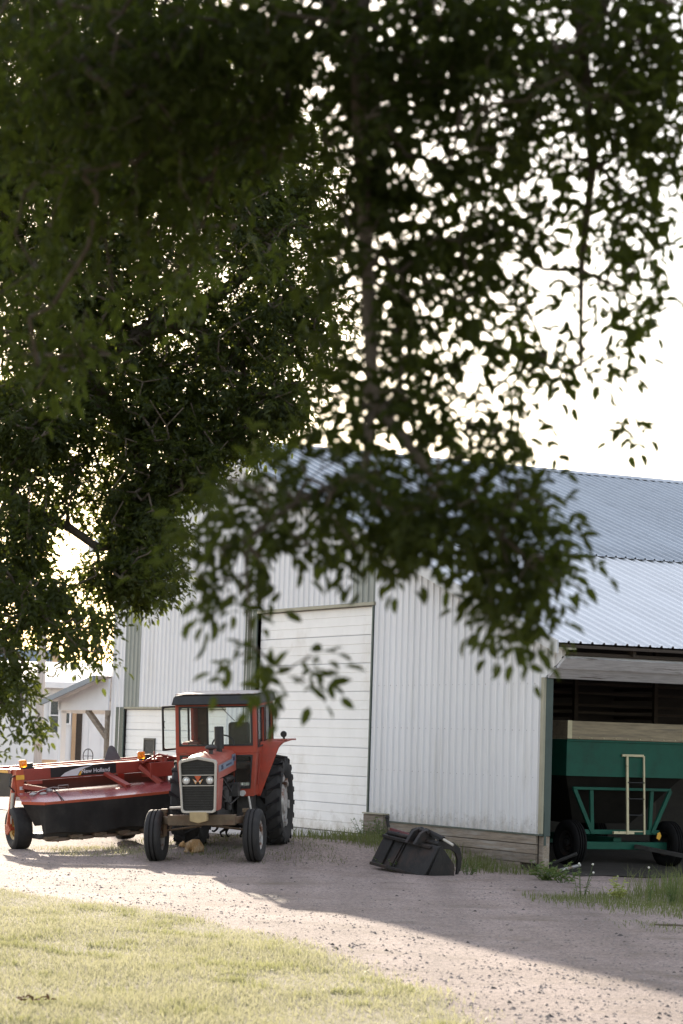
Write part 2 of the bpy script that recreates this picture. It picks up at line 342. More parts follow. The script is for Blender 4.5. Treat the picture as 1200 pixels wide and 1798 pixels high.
def gravel_mat():
    m = bpy.data.materials.new('pinkish_gravel'); m.use_nodes = True; t = m.node_tree; b = t.nodes['Principled BSDF']
    b.inputs['Roughness'].default_value = .9; b.inputs['Specular IOR Level'].default_value = .25
    g = t.nodes.new('ShaderNodeNewGeometry'); P = g.outputs['Position']
    def noise(sc, det=6, rough=.65):
        n = t.nodes.new('ShaderNodeTexNoise'); n.inputs['Scale'].default_value = sc; n.inputs['Detail'].default_value = det; n.inputs['Roughness'].default_value = rough
        t.links.new(P, n.inputs['Vector']); return n.outputs['Fac']
    def ramp(src, stops):
        r = t.nodes.new('ShaderNodeValToRGB'); e = r.color_ramp.elements
        while len(e) < len(stops): e.new(.5)
        for q, (p, c) in zip(e, stops): q.position = p; q.color = (*c, 1)
        t.links.new(src, r.inputs[0]); return r.outputs[0]
    def mix(fac, a, c, mode='MIX'):
        x = t.nodes.new('ShaderNodeMix'); x.data_type = 'RGBA'; x.blend_type = mode
        if isinstance(fac, float): x.inputs[0].default_value = fac
        else: t.links.new(fac, x.inputs[0])
        t.links.new(a, x.inputs[6])
        if isinstance(c, tuple): x.inputs[7].default_value = (*c, 1)
        else: t.links.new(c, x.inputs[7])
        return x.outputs[2]
    base = ramp(noise(.55), [(.3, (.225, .182, .160)), (.7, (.305, .255, .232))])
    v = t.nodes.new('ShaderNodeTexVoronoi'); v.inputs['Scale'].default_value = 34; t.links.new(P, v.inputs['Vector'])
    sp = ramp(v.outputs['Color'], [(0, (.5, .48, .47)), (.45, (.95, .9, .88)), (1, (1.5, 1.42, 1.38))])
    c = mix(.75, base, sp, 'MULTIPLY')
    fine = ramp(noise(45, 3), [(.3, (.6, .6, .6)), (.7, (1.3, 1.3, 1.3))]); c = mix(.6, c, fine, 'MULTIPLY')
    dirt = ramp(noise(.9, 8, .7), [(.52, (0, 0, 0)), (.72, (1, 1, 1))]); c = mix(dirt, c, (.15, .115, .085))
    mp = t.nodes.new('ShaderNodeMapping'); mp.inputs['Rotation'].default_value = (0, 0, R(22)); mp.inputs['Scale'].default_value = (1.1, .07, 1); t.links.new(P, mp.inputs[0])
    tn = t.nodes.new('ShaderNodeTexNoise'); tn.inputs['Scale'].default_value = 1.0; tn.inputs['Detail'].default_value = 3; t.links.new(mp.outputs[0], tn.inputs['Vector'])
    c = mix(.8, c, ramp(tn.outputs['Fac'], [(.35, (.78, .77, .76)), (.62, (1.15, 1.14, 1.13))]), 'MULTIPLY')
    t.links.new(c, b.inputs['Base Color'])
    bp = t.nodes.new('ShaderNodeBump'); bp.inputs['Strength'].default_value = .6; bp.inputs['Distance'].default_value = .010
    ma = t.nodes.new('ShaderNodeMath'); ma.operation = 'ADD'; t.links.new(v.outputs['Distance'], ma.inputs[0]); t.links.new(noise(60, 4), ma.inputs[1])
    t.links.new(ma.outputs[0], bp.inputs['Height']); t.links.new(bp.outputs[0], b.inputs['Normal'])
    return m
M['gravel'] = gravel_mat()
M['dry_soil'] = pmat('dry_lawn_soil', (.19, .165, .10), .95, 0, .3, 3, .4, 50, col2=(.25, .22, .14), c2scale=1.2)
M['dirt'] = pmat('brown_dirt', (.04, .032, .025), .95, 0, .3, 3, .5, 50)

xs = np.r_[-2500, -1000, -400, -200, -120, -80, -50, -30, -22, np.arange(-16, 16.01, .4), 20, 26, 35, 50, 80, 140, 300, 1000, 2500]
ys = np.r_[-600, -200, -80, -40, -20, -10, 0, 5, 10, np.arange(13, 62.01, .4), 65, 70, 76, 84, 95, 110, 140, 200, 400, 1000, 3000]
GX, GY = np.meshgrid(xs, ys); GZ = gz(GX, GY)
V = np.stack([GX, GY, GZ], -1).reshape(-1, 3); nx, ny = len(xs), len(ys)
ii, jj = np.meshgrid(np.arange(nx - 1), np.arange(ny - 1)); q = (jj * nx + ii).ravel()
F = np.stack([q, q + 1, q + nx + 1, q + nx], -1)
ground = tag(np_mesh('ground', V, F, M['gravel'], smooth=True), kind='structure')

LB = np.array([(-40, 1.2), (0, 1.15), (14, 1.12), (18.2, 1.07), (20.5, .86), (24.3, -.15), (28.4, -1.84), (31.5, -4.25), (33.6, -8), (35, -13), (36, -20)])
def lawn_x(y): return np.interp(y, LB[:, 0], LB[:, 1])
def strip_sheet(name, ys, xl, xr, mat, n=40, lift=.006):
    rows = []
    for y, a, b_ in zip(ys, xl, xr):
        x = np.linspace(a, b_, n); rows.append(np.stack([x, np.full(n, y), gz(x, np.full(n, y)) + lift], -1))
    V = np.concatenate(rows); k = len(ys); ii, jj = np.meshgrid(np.arange(n - 1), np.arange(k - 1)); q = (jj * n + ii).ravel()
    return np_mesh(name, V, np.stack([q, q + 1, q + n + 1, q + n], -1), mat, smooth=True)
yy = np.r_[-30, -10, 0, 8, np.arange(14, 36, .25)]
rs = np.random.RandomState(3)
edge = lawn_x(yy) + rs.normal(0, .05, len(yy))
lawn = tag(strip_sheet('lawn', yy, np.full(len(yy), -26.0), edge, M['dry_soil'], 60), kind='structure')
yb = np.array([66, 75, 90, 130, 220, 500.])
back = tag(strip_sheet('back_lawn', yb, np.full(6, -160.), np.full(6, -9.5) - (yb - 66) * .02, M['dry_soil'], 30, .03), kind='structure')

# grass blades ------------------------------------------------------
def blades(name, X, Y, h, w, mat, seed, lean=.5, lift=0.0):
    rs = np.random.RandomState(seed); n = len(X); Z = gz(X, Y) + lift
    a = rs.uniform(0, 6.283, n); ca, sa = np.cos(a), np.sin(a)
    la = rs.uniform(0, 6.283, n); ll = np.abs(rs.normal(0, lean, n)) * h
    P = np.stack([X, Y, Z], -1); W = np.stack([ca, sa, 0 * a], -1) * w[:, None] * .5
    tip = P + np.stack([np.cos(la) * ll, np.sin(la) * ll, h], -1)
    mid = P + np.stack([np.cos(la) * ll * .3, np.sin(la) * ll * .3, h * .55], -1)
    V = np.stack([P - W, P + W, mid + W * .8, tip, mid - W * .8], 1).reshape(-1, 3)
    b = np.arange(n) * 5
    F = np.concatenate([np.stack([b, b+1, b+2, b+4], -1), np.stack([b+4, b+2, b+3, b+3], -1)])
    me = bpy.data.meshes.new(name); me.vertices.add(len(V)); me.vertices.foreach_set('co', V.astype(np.float32).ravel())
    q = F[:n]; t3 = F[n:, :3]
    me.loops.add(q.size + t3.size); me.loops.foreach_set('vertex_index', np.concatenate([q.ravel(), t3.ravel()]).astype(np.int32))
    me.polygons.add(2 * n); me.polygons.foreach_set('loop_start', np.r_[np.arange(n) * 4, 4 * n + np.arange(n) * 3].astype(np.int32))
    me.polygons.foreach_set('loop_total', np.r_[np.full(n, 4), np.full(n, 3)].astype(np.int32))
    me.update(calc_edges=True); me.materials.append(mat)
    return tag(link(bpy.data.objects.new(name, me)), kind='stuff')
def clumpy(x, y):
    return .5 + .5 * np.sin(x * 1.9 + 1.3 * np.sin(y * .8)) * np.sin(y * 1.3 + 1.1 * np.sin(x * 1.1))
rs = np.random.RandomState(5); N = 230000
u = rs.uniform(0, 1, N); Y = 15.5 + 19.5 * u ** 1.25
X = rs.uniform(-1, 1, N) * (Y * .142 + 1.2)
X = np.where(rs.uniform(size=N) < .25, rs.uniform(-5, 0, N), X)
jit = rs.normal(0, .16, N); k = (X + jit < lawn_x(Y)); X, Y = X[k], Y[k]
cl = clumpy(X, Y); h = (.022 + .030 * cl) * rs.uniform(.6, 1.5, len(X)); tall = rs.uniform(size=len(X)) < .012; h = np.where(tall, h * 1.8, h)
tc_ = np.stack([rs.uniform(-3.2, 1.2, 130), rs.uniform(16.5, 31, 130)], -1); tc_ = tc_[tc_[:, 0] < lawn_x(tc_[:, 1]) - .1]
tx = np.repeat(tc_[:, 0], 70) + rs.normal(0, .10, 70 * len(tc_)); ty = np.repeat(tc_[:, 1], 70) + rs.normal(0, .06, 70 * len(tc_))
blades('lawn_tufts', tx, ty, rs.uniform(.035, .085, len(tx)), rs.uniform(.005, .009, len(tx)), M['grass3'], 8, .5)
blades('lawn_grass', X, Y, h, rs.uniform(.004, .008, len(X)), M['grass'], 6, .7)

def in_poly(x, y, poly):
    c = np.zeros(len(x), bool); n = len(poly)
    for i in range(n):
        x0, y0 = poly[i]; x1, y1 = poly[(i+1) % n]
        hit = ((y0 > y) != (y1 > y)) & (x < (x1 - x0) * (y - y0) / (y1 - y0 + 1e-9) + x0); c ^= hit
    return c
def patch(name, poly, n, h0, h1, w, mat, seed, lean=.5, warp=.25, thin=None):
    rs = np.random.RandomState(seed); p = np.array(poly); x = rs.uniform(p[:, 0].min(), p[:, 0].max(), n); y = rs.uniform(p[:, 1].min(), p[:, 1].max(), n)
    k = in_poly(x + rs.normal(0, warp, n), y + rs.normal(0, warp, n), poly)
    if thin: k &= rs.uniform(size=n) < (clumpy(x * thin, y * thin) * 1.3 + .05)
    x, y = x[k], y[k]; return blades(name, x, y, rs.uniform(h0, h1, len(x)), rs.uniform(w * .6, w * 1.3, len(x)), mat, seed + 1, lean)
patch('verge_grass', [(2.65, 33.5), (3.3, 32.3), (4.4, 30.3), (7, 28.3), (8, 36.5), (5.6, 36.6), (3.9, 34.9)], 22000, .03, .10, .008, M['grass2'], 11)
patch('tall_grass', [(4.3, 35.6), (4.5, 33.6), (5.6, 31.6), (7.5, 31), (7.5, 36.8), (5.3, 36.9)], 4600, .14, .44, .010, M['grass2'], 13, .42, .2, 1.7)
patch('tufts_of_grass', [(3.2, 29.6), (4.1, 27.9), (5.2, 27.5), (4.6, 29.5)], 1500, .02, .06, .007, M['grass2'], 15, .6, .3, 1.5)
# weedy strip along the foot of the gable wall, and sparse grass under tractor and mower
_w = lambda s, t: tuple(bw(s, t)[:2])
patch('wall_foot_weeds', [_w(-.05, -.6), _w(-1.1, -.6), _w(-1.6, 2.0), _w(-2.2, 5.6), _w(-.9, 6.0), _w(-.05, 5.9)], 17000, .03, .22, .010, M['grass2'], 17, .6, .2, 1.6)
patch('sparse_grass_by_tractor', [_w(-5.6, 1.9), _w(-3.0, 1.2), _w(-2.2, 4.2), _w(-3.0, 6.5), _w(-5.2, 6.2)], 5500, .02, .08, .008, M['grass2'], 19, .7, .3, 2.2)
patch('sparse_grass_by_mower', [_w(-6.6, 4.2), _w(-5.4, 3.4), _w(-5.3, 6.0), _w(-6.5, 6.6)], 5000, .02, .07, .008, M['grass'], 21, .7, .3, 1.9)
patch('far_yard_grass', [(-16, 63), (-9.6, 63), (-10, 90), (-22, 90)], 16000, .05, .16, .02, M['grass'], 23, .6, .5)

# loose stones ----------------------------------------------------------
def stones(name, n, seed, y0, y1, s0, s1, pw=1.0):
    rs = np.random.RandomState(seed); Y = y0 + (y1 - y0) * rs.uniform(size=n) ** 1.3; X = rs.uniform(-1, 1, n) * (Y * .145 + .8)
    k = X > lawn_x(Y) - .1; X, Y = X[k], Y[k]; n = len(X); S = s0 + (s1 - s0) * rs.uniform(size=n) ** 3.0
    base = np.array([(1, 0, 0), (.3, .95, 0), (-.8, .6, 0), (-.8, -.6, 0), (.3, -.95, 0), (.1, .1, .75), (-.3, -.2, .6)])
    V = base[None] * (S[:, None, None] * rs.uniform(.65, 1.35, (n, 7, 3))); a = rs.uniform(0, 6.28, n); c, s_ = np.cos(a)[:, None], np.sin(a)[:, None]
    Vx = V[..., 0] * c - V[..., 1] * s_; Vy = V[..., 0] * s_ + V[..., 1] * c
    V = np.stack([Vx + X[:, None], Vy + Y[:, None], V[..., 2] * .8 + gz(X, Y)[:, None] - S[:, None] * .1], -1).reshape(-1, 3)
    f = np.array([(0, 1, 5), (1, 2, 5), (2, 6, 5), (2, 3, 6), (3, 4, 6), (4, 5, 6), (4, 0, 5)])
    return tag(np_mesh(name, V, (f[None] + (np.arange(n) * 7)[:, None, None]).reshape(-1, 3), M['stone']), kind='stuff')
M['pebble'] = pmat('dark_pebble', (.055, .045, .04), .85, 0, .4, 9)
M['stone'] = leafmat('loose_gravel_stone', (.10, .08, .07), (.32, .275, .25), 0.0, (.1, .1, .1), rough=.85, scale=20, spec=.25)
stones('gravel_stones', 30000, 31, 16.5, 44, .004, .024)
stones('dark_pebbles', 420, 33, 16.5, 40, .014, .04).data.materials[0] = M['pebble']

# ------------------------------------------------------------------ the machine shed
barn = empty('machine_shed', BC, (0, 0, BA), 'long white ribbed steel machine shed with grey gable roof and open lean-to', 'barn')
TAP, ZAP, MP = 13.79, 8.52, .325             # ridge position, height, pitch of the main roof
TB, TL, TLEFT = 5.4, -.85, 19.0              # foot of main roof, lean-to eave, far corner of the gable
LP = .323                                    # lean-to pitch
def main_z(t): return ZAP - MP * abs(t - TAP)
ZLB = 5.80
def lean_z(t): return ZLB - LP * (5.5 - t)
def roof_z(t): return main_z(t) if t >= TB else lean_z(t)
RIB = .2286
def rib_pts(t0, t1):
    out = []; k = math.floor(t0 / RIB) - 1
    while k * RIB < t1:
        for du, dp in ((0, 0), (.045, 0), (.052, .005), (.066, .005), (.073, 0), (.118, 0), (.125, .005), (.139, .005), (.146, 0), (.164, 0), (.180, .030), (.206, .030), (.2220, 0)):
            u = k * RIB + du
            if t0 + 1e-4 < u < t1 - 1e-4: out.append((u, dp))
        k += 1
    d0 = out[0][1] if out else 0
    return [(t0, 0.0)] + out + [(t1, 0.0)]
def wall_sheet(t0, t1, zb, zt, mat, off=0.0):
    m = MB(); pts = rib_pts(t0, t1); vs = []
    for u, dp in pts:
        vs += [(-dp - off, u, zb(u) if callable(zb) else zb), (-dp - off, u, zt(u))]
    n = len(pts); m.add(vs, [(2*i, 2*i+2, 2*i+3, 2*i+1) for i in range(n-1)])
    return m.build('wall_sheet', mat, barn, smooth=20)
ztop = lambda t: roof_z(t) - .03
W = 4 * RIB
TD0, TD1, ZD = 6.09, 11.18, 4.66             # big door opening
SD0, SD1, ZSD = 12.6, 18.22, 2.68            # small door opening
ZS = .62
def run(t0, t1, zb, special=None):
    t = t0; i = 0
    while t < t1 - 1e-3:
        e = min(t + W, t1); e = t1 if t1 - e < .2 else e
        if t < TAP < e: parts = [(t, e)]
        else: parts = [(t, e)]
        for a, b in parts:
            wall_sheet(a, b - .002, zb, ztop, (special or (lambda i, a: M['wall']))(i, a), off=.0015 * (i % 2))
        t = e; i += 1
wall_sheet(-.62, -.002, lambda t: 3.22 + (-t) * .66, ztop, M['wall'])
run(0, TD0, ZS)
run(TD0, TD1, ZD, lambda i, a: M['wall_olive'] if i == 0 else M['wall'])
run(TD1, SD0, .33)
run(SD0, 17.35, ZSD)
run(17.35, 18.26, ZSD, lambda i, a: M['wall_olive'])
run(18.26, TLEFT, .33)
# screws on the white sheets near the corner
m = MB()
for r_ in range(5):
    for k in range(27):
        zz = .78 + r_ * .78
        if zz < 3.9: m.sphere((-.006, .12 + k * RIB, zz), .007, 6, 4)
m.build('screw_heads', M['rim_grey'], barn)['kind'] = 'stuff'

# roof sheets: one mesh for each slope, copied along the ridge
def roof_sheet(tt, zt, tb, zb, mat, width=W):
    m = MB(); n = []; vs = []
    dx = Vector((0, tb - tt, zb - zt)); nr = Vector((0, dx.z, -dx.y)).normalized(); nr = nr if nr.z > 0 else -nr
    prof = []
    for k in range(4):
        b = k * RIB
        prof += [(b, 0), (b + .095, 0), (b + .1, .004), (b + .115, .004), (b + .12, 0), (b + .164, 0), (b + .178, .034), (b + .206, .034), (b + .222, 0)]
    prof.append((width + .01, 0))
    segs = 3
    for u, dp in prof:
        for q in range(segs + 1):
            f_ = q / segs; p = Vector((u, tt + (tb - tt) * f_, zt + (zb - zt) * f_)) + nr * dp; vs.append(p)
    n = segs + 1
    m.add(vs, [(i*n+q, i*n+q+1, (i+1)*n+q+1, (i+1)*n+q) for i in range(len(prof)-1) for q in range(segs)])
    me = m.mesh('roof_sheet', 20); me.materials.append(mat); return me
NSH = 27; S0 = -.32
up = roof_sheet(TAP, ZAP + .02, TB - .08, main_z(TB - .08) + .035, M['roof_up'])
lf = roof_sheet(TAP, ZAP + .02, 20.05, main_z(20.05) + .02, M['roof_up'])
lo = roof_sheet(5.55, lean_z(5.55) + .02, TL, lean_z(TL) + .02, M['roof_lo'])
rr = random.Random(4)
for i in range(NSH):
    for me in (up, lf, lo):
        o = link(bpy.data.objects.new('roof_sheet', me), barn); o.location = (S0 + i * W, 0, rr.uniform(0, .004) + .003 * (i % 2))
SE = S0 + NSH * W
m = MB()
for a in (-1, 1):
    m.add([(S0 - .02, TAP, ZAP + .075), (SE, TAP, ZAP + .075), (SE, TAP + a * .22, ZAP + .055 - MP * .22), (S0 - .02, TAP + a * .22, ZAP + .055 - MP * .22)], [(0, 1, 2, 3)])
m.build('ridge_cap', M['roof_up'], barn)
def rake(t0, t1, zf, mat, h=.16):
    m = MB(); x = S0 - .03
    m.hexa([(x, t0, zf(t0) - h), (x + .03, t0, zf(t0) - h), (x + .03, t1, zf(t1) - h), (x, t1, zf(t1) - h),
            (x, t0, zf(t0) + .055), (x + .03, t0, zf(t0) + .055), (x + .03, t1, zf(t1) + .055), (x, t1, zf(t1) + .055)])
    m.build('rake_trim', mat, barn)
M['rake'] = pmat('pale_grey_trim_steel', (.5, .5, .5), .45, .1, .08, 2)
rake(TL, TB + .02, lean_z, M['rake']); rake(TB - .1, TAP, main_z, M['rake']); rake(TAP, 20.05, main_z, M['rake'])
# soffit under the gable overhang
m = MB()
for a, b, zf in ((TL, TB, lean_z), (TB, TAP, main_z), (TAP, 20.0, main_z)):
    m.hexa([(S0, a, zf(a) - .09), (.02, a, zf(a) - .09), (.02, b, zf(b) - .09), (S0, b, zf(b) - .09),
            (S0, a, zf(a) - .06), (.02, a, zf(a) - .06), (.02, b, zf(b) - .06), (S0, b, zf(b) - .06)])
m.build('soffit', M['tan_trim'], barn)
# lean-to eave: purlin, rafters, slanted header boards, posts
MB().box((S0 + .02, TL + .02, lean_z(TL) - .055), (SE, TL + .07, lean_z(TL) - .005)).build('eave_board', M['darkwood'], barn)
hb = MB().hexa([(.0, -.05, 3.21), (SE, -.05, 3.21), (SE, -.30, 3.375), (.0, -.30, 3.375), (.0, -.015, 3.24), (SE, -.015, 3.24), (SE, -.265, 3.405), (0, -.265, 3.405)]).mesh('header_board', 0)
hb2 = MB().hexa([(.0, -.335, 3.365), (SE, -.335, 3.365), (SE, -.575, 3.535), (.0, -.575, 3.535), (.0, -.30, 3.405), (SE, -.30, 3.405), (SE, -.54, 3.575), (0, -.54, 3.575)]).mesh('header_board', 0)
for me in (hb, hb2):
    me.materials.append(M['beam']); link(bpy.data.objects.new('header_board', me), barn)
MB().box((0, -.62, 3.582), (SE, -.54, 3.635)).build('header_cap', M['darkwood'], barn)
raf = MB().hexa([(-.03, -.7, lean_z(-.7) - .2), (.03, -.7, lean_z(-.7) - .2), (.03, 5.3, lean_z(5.3) - .2), (-.03, 5.3, lean_z(5.3) - .2),
                 (-.03, -.7, lean_z(-.7) - .03), (.03, -.7, lean_z(-.7) - .03), (.03, 5.3, lean_z(5.3) - .03), (-.03, 5.3, lean_z(5.3) - .03)]).mesh('rafter', 0)
raf.materials.append(M['darkwood'])
for i in range(1, 16):
    o = link(bpy.data.objects.new('rafter', raf), barn); o.location.x = .05 + i * 1.22 - (.9 if i == 0 else 0)
post = MB().box((-.08, .0, -.2), (.08, .14, 3.5)).mesh('post', 0); post.materials.append(M['darkwood'])
for x in (6.6, 11.6, 16.6, 21.6):
    o = link(bpy.data.objects.new('post', post), barn); o.location.x = x
MB().box((3.0, -.42, 3.45), (3.12, -.30, lean_z(-.4) - .02)).build('post', M['beam'], barn)
# corner post with its trims
MB().box((.004, .004, -.25), (.135, .13, .60)).build('corner_post', M['plank'], barn, bevel=.008)
MB().box((.0, -.01, .602), (.135, .12, 3.23)).build('green_corner_trim', M['green_trim'], barn, bevel=.005)
MB().box((-.045, -.008, .64), (-.002, .095, 3.22)).build('tan_corner_trim', M['tan_trim'], barn, bevel=.004)
MB().box((.012, -.018, .45), (.05, -.012, 1.0)).build('trim_patch', M['green_trim'], barn)
# plank skirt of the gable wall
bot = lambda t: gzf(*bw(-.05, t)[:2]) - .12
rr = random.Random(9)
for r_ in range(5):
    z1 = ZS - .015 - r_ * .155; z0 = z1 - .149
    cuts = [.135, 1.05 + rr.uniform(-.3, .8), 3.4 + rr.uniform(-.5, .9), 5.26]
    if r_ == 0: cuts = [.135, 5.26]
    if r_ == 3: cuts = [.62, 2.4, 5.26]
    if r_ == 4: cuts = [.95, 3.1, 5.26]
    for a, b in zip(cuts[:-1], cuts[1:]):
        d = rr.uniform(0, .012); MB().box((-.045 - d, a + .004, z0 + rr.uniform(0, .006)), (-.002, b - .004, z1)).build('plank', M['plank'], barn, bevel=.006)
MB().box((-.012, .135, -.3), (.06, 5.26, .62)).build('plank_backing', M['darkwood'], barn)
MB().box((-.06, .0, ZS - .013), (-.003, 5.26, ZS + .012)).build('sheet_foot_trim', M['green_trim'], barn)
for q in range(2):
    MB().box((-.13 - .004 * q, 5.28, .02 + q * .36), (-.004, TD0 - .03, .37 + q * .36)).build('plank', M['plank'], barn, bevel=.008)
MB().box((-.16, 5.25, .735), (-.004, TD0 - .02, .76)).build('skirt_cap', M['tan_trim'], barn, bevel=.004)

# big overhead door
def od(t0, t1, z0, z1, n, inset, name):
    d = MB().box((inset + .05, t0, z0), (inset + .07, t1, z1)).build(name, M['door'], barn)
    h = (z1 - z0) / n
    for i in range(n):
        a = z0 + i * h; b = a + h - .008; m = MB(); g = .012
        prof = [(0, a), (0, a + h*.30), (g, a + h*.31), (g, a + h*.335), (0, a + h*.345), (0, a + h*.63), (g, a + h*.64), (g, a + h*.665), (0, a + h*.675), (0, b - .012), (.01, b)]
        vs = []
        for x, z in prof: vs += [(inset + x, t0 + .005, z), (inset + x, t1 - .005, z)]
        m.add(vs, [(2*k, 2*k+1, 2*k+3, 2*k+2) for k in range(len(prof)-1)])
        m.add([(inset + .012, t0 + .005, b), (inset + .012, t1 - .005, b), (inset + .05, t1 - .005, b), (inset + .05, t0 + .005, b)], [(0, 1, 2, 3)])
        m.build('door_panel', M['door'], d, smooth=0)
    return d
big = od(TD0 + .06, TD1 - .02, .34, ZD - .02, 8, .06, 'overhead_door')
MB().box((.06, TD0 + .05, .30), (.09, TD1 - .02, .345)).build('rubber_seal', M['black'], big)
MB().box((-.03, TD1 - .005, .33), (-.002 + .0, TD1 + .56, ZD + .07)).build('green_door_trim', M['green_trim'], barn, bevel=.004)
MB().box((-.045, TD0 - .03, ZD - .02), (.06, TD1 - .01, ZD + .045)).build('door_head_trim', M['tan_trim'], barn, bevel=.004)
MB().box((-.03, TD0 + .001, .33), (.06, TD0 + .055, ZD - .022)).build('door_jamb_trim', M['green_trim'], barn, bevel=.004)
small = od(SD0, SD1, .34, ZSD - .02, 5, .05, 'overhead_door')
MB().box((-.028, SD1 - .01, .33), (-.002, SD1 + .5, ZSD + .02)).build('green_door_trim', M['green_trim'], barn, bevel=.004)
MB().box((-.03, SD0 - .05, ZSD - .02), (.05, SD1 - .012, ZSD + .03)).build('door_head_trim', M['tan_trim'], barn, bevel=.004)
wf = MB().panel(16.45, 17.08, 1.62, 2.0, 16.50, 17.03, 1.66, 1.96, .02, .018, .048, 'x').build('door_window', M['black'], small)
MB().box((.03, 16.49, 1.65), (.034, 17.04, 1.97)).build('pane', M['glass2'], small)
# main shed side walls, closed far end and lean-to back wall
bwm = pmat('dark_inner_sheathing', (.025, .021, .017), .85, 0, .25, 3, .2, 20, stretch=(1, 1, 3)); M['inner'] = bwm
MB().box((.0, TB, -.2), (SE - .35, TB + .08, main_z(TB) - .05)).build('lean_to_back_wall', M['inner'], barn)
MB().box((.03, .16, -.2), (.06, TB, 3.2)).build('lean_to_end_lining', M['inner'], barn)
MB().prism([(TLEFT, -.2), (TLEFT, main_z(TLEFT) - .1), (TAP, ZAP - .1), (TB, main_z(TB) - .1), (TB, lean_z(TB) - .1), (-.6, lean_z(-.6) - .1), (-.0, 3.2), (0, -.2)], 'x', SE - .4, SE - .34).build('end_wall', M['wall'], barn)
MB().box((.0, TLEFT - .04, -.2), (SE - .4, TLEFT - .001, main_z(TLEFT) - .08)).build('side_wall', M['wall'], barn)
MB().box((-.035, TLEFT - .09, .33), (-.024, TLEFT + .02, main_z(TLEFT) - .1)).build('white_corner_trim', M['wall'], barn)

ap = MB()
tt = np.linspace(TD0 - .2, 19.2, 24); ss = np.linspace(-3.1, .2, 8)
vs = []; 
for t_ in tt:
    for s_ in ss:
        p = bw(s_ - .12 * math.sin(t_ * 1.7) * (s_ < -3), t_); vs.append((p.x, p.y, gzf(p.x, p.y) + .012 if s_ < -.1 else .325))
ap.add(vs, [(i*8+j, i*8+j+1, (i+1)*8+j+1, (i+1)*8+j) for i in range(23) for j in range(7)])
tag(ap.build('concrete_apron', M['concrete'], smooth=60), kind='structure')
wk = MB(); P = [(-13, 60.2), (-6.6, 58.4), (-6.2, 59.7), (-13, 61.6)]
wk.add([(x, y, gzf(x, y) + .02) for x, y in P], [(0, 1, 2, 3)]); tag(wk.build('concrete_walk', M['concrete']), kind='structure')

# ------------------------------------------------------------------ tractor
def tyre_mesh(Rr, w, rim_r, n=48, ribs=0, lugs=0, lug_h=.04):
    m = MB(); h = w / 2
    prof = [(-h*.72, rim_r), (-h*.98, rim_r + (Rr-rim_r)*.35), (-h, rim_r + (Rr-rim_r)*.62), (-h*.93, Rr - .045), (-h*.78, Rr - .012)]
    if ribs:
        k = ribs
        for i in range(k):
            a = -h*.74 + (2*h*.74) * i / k; b = -h*.74 + (2*h*.74) * (i+1) / k; g = .013
            prof += [(a + g, Rr), (b - g, Rr)]
            if i < k-1: prof += [(b - g*.5, Rr - .026), (b + g*.5, Rr - .026)]
    else:
        prof += [(-h*.4, Rr - .002), (0, Rr), (h*.4, Rr - .002)]
    prof += [(h*.78, Rr - .012), (h*.93, Rr - .045), (h, rim_r + (Rr-rim_r)*.62), (h*.98, rim_r + (Rr-rim_r)*.35), (h*.72, rim_r)]
    m.lathe(prof, n=n)
    for side in (-1, 1):
        for k in range(lugs):
            a0 = 2*math.pi*(k + (.5 if side > 0 else 0)) / lugs; da = 2*math.pi/lugs
            pts = []
            for rr_, dz in ((Rr - .03, 0), (Rr + lug_h, .008)):
                for x, a in ((side*.01, a0 + da*.95), (side*.01, a0 + da*.62 - dz), (side*h*1.0, a0 - da*.05), (side*h*1.0, a0 + da*.32 - dz)):
                    r2 = rr_ - (.045 if abs(x) > .1 else 0)
                    pts.append((x, r2*math.cos(a), r2*math.sin(a)))
            m.add(pts, [(0, 1, 3, 2), (4, 6, 7, 5), (0, 4, 5, 1), (1, 5, 7, 3), (3, 7, 6, 2), (2, 6, 4, 0)])
    return m
def rim_mesh(rim_r, w, dish, side, hub_r=.1, n=40):
    h = w / 2 * .72; m = MB(); s = side
    m.lathe([(-s*h, rim_r + .012), (-s*h*.9, rim_r - .03), (s*h*.4, rim_r - .05), (s*h*.9, rim_r - .03), (s*h, rim_r + .012), (s*(h + .008), rim_r - .002),
             (s*h*.85, rim_r - .045), (s*(dish), rim_r*.80), (s*(dish + .02), rim_r*.55), (s*(dish + .005), rim_r*.32), (s*(dish + .06), hub_r), (s*(dish + .075), hub_r*.5), (s*(dish + .075), .001)], n=n)
    for k in range(8):
        a = 2*math.pi*k/8; m.tube([(s*dish, math.cos(a)*rim_r*.45, math.sin(a)*rim_r*.45), (s*(dish + .045), math.cos(a)*rim_r*.45, math.sin(a)*rim_r*.45)], .016, 6)
    return m
TRX, TRY = -2.035, 39.8
tr = empty('tractor', (TRX, TRY, (gzf(TRX - .82, TRY + .09) + gzf(TRX + .82, TRY - .09)) / 2 - .01), (R(3.3), -math.atan2(gzf(TRX + .82, TRY - .09) - gzf(TRX - .82, TRY + .09), 1.64) - R(1.0), R(-8.6)), 'red cabbed farm tractor with ivory-framed grille parked before the big door', 'tractor')
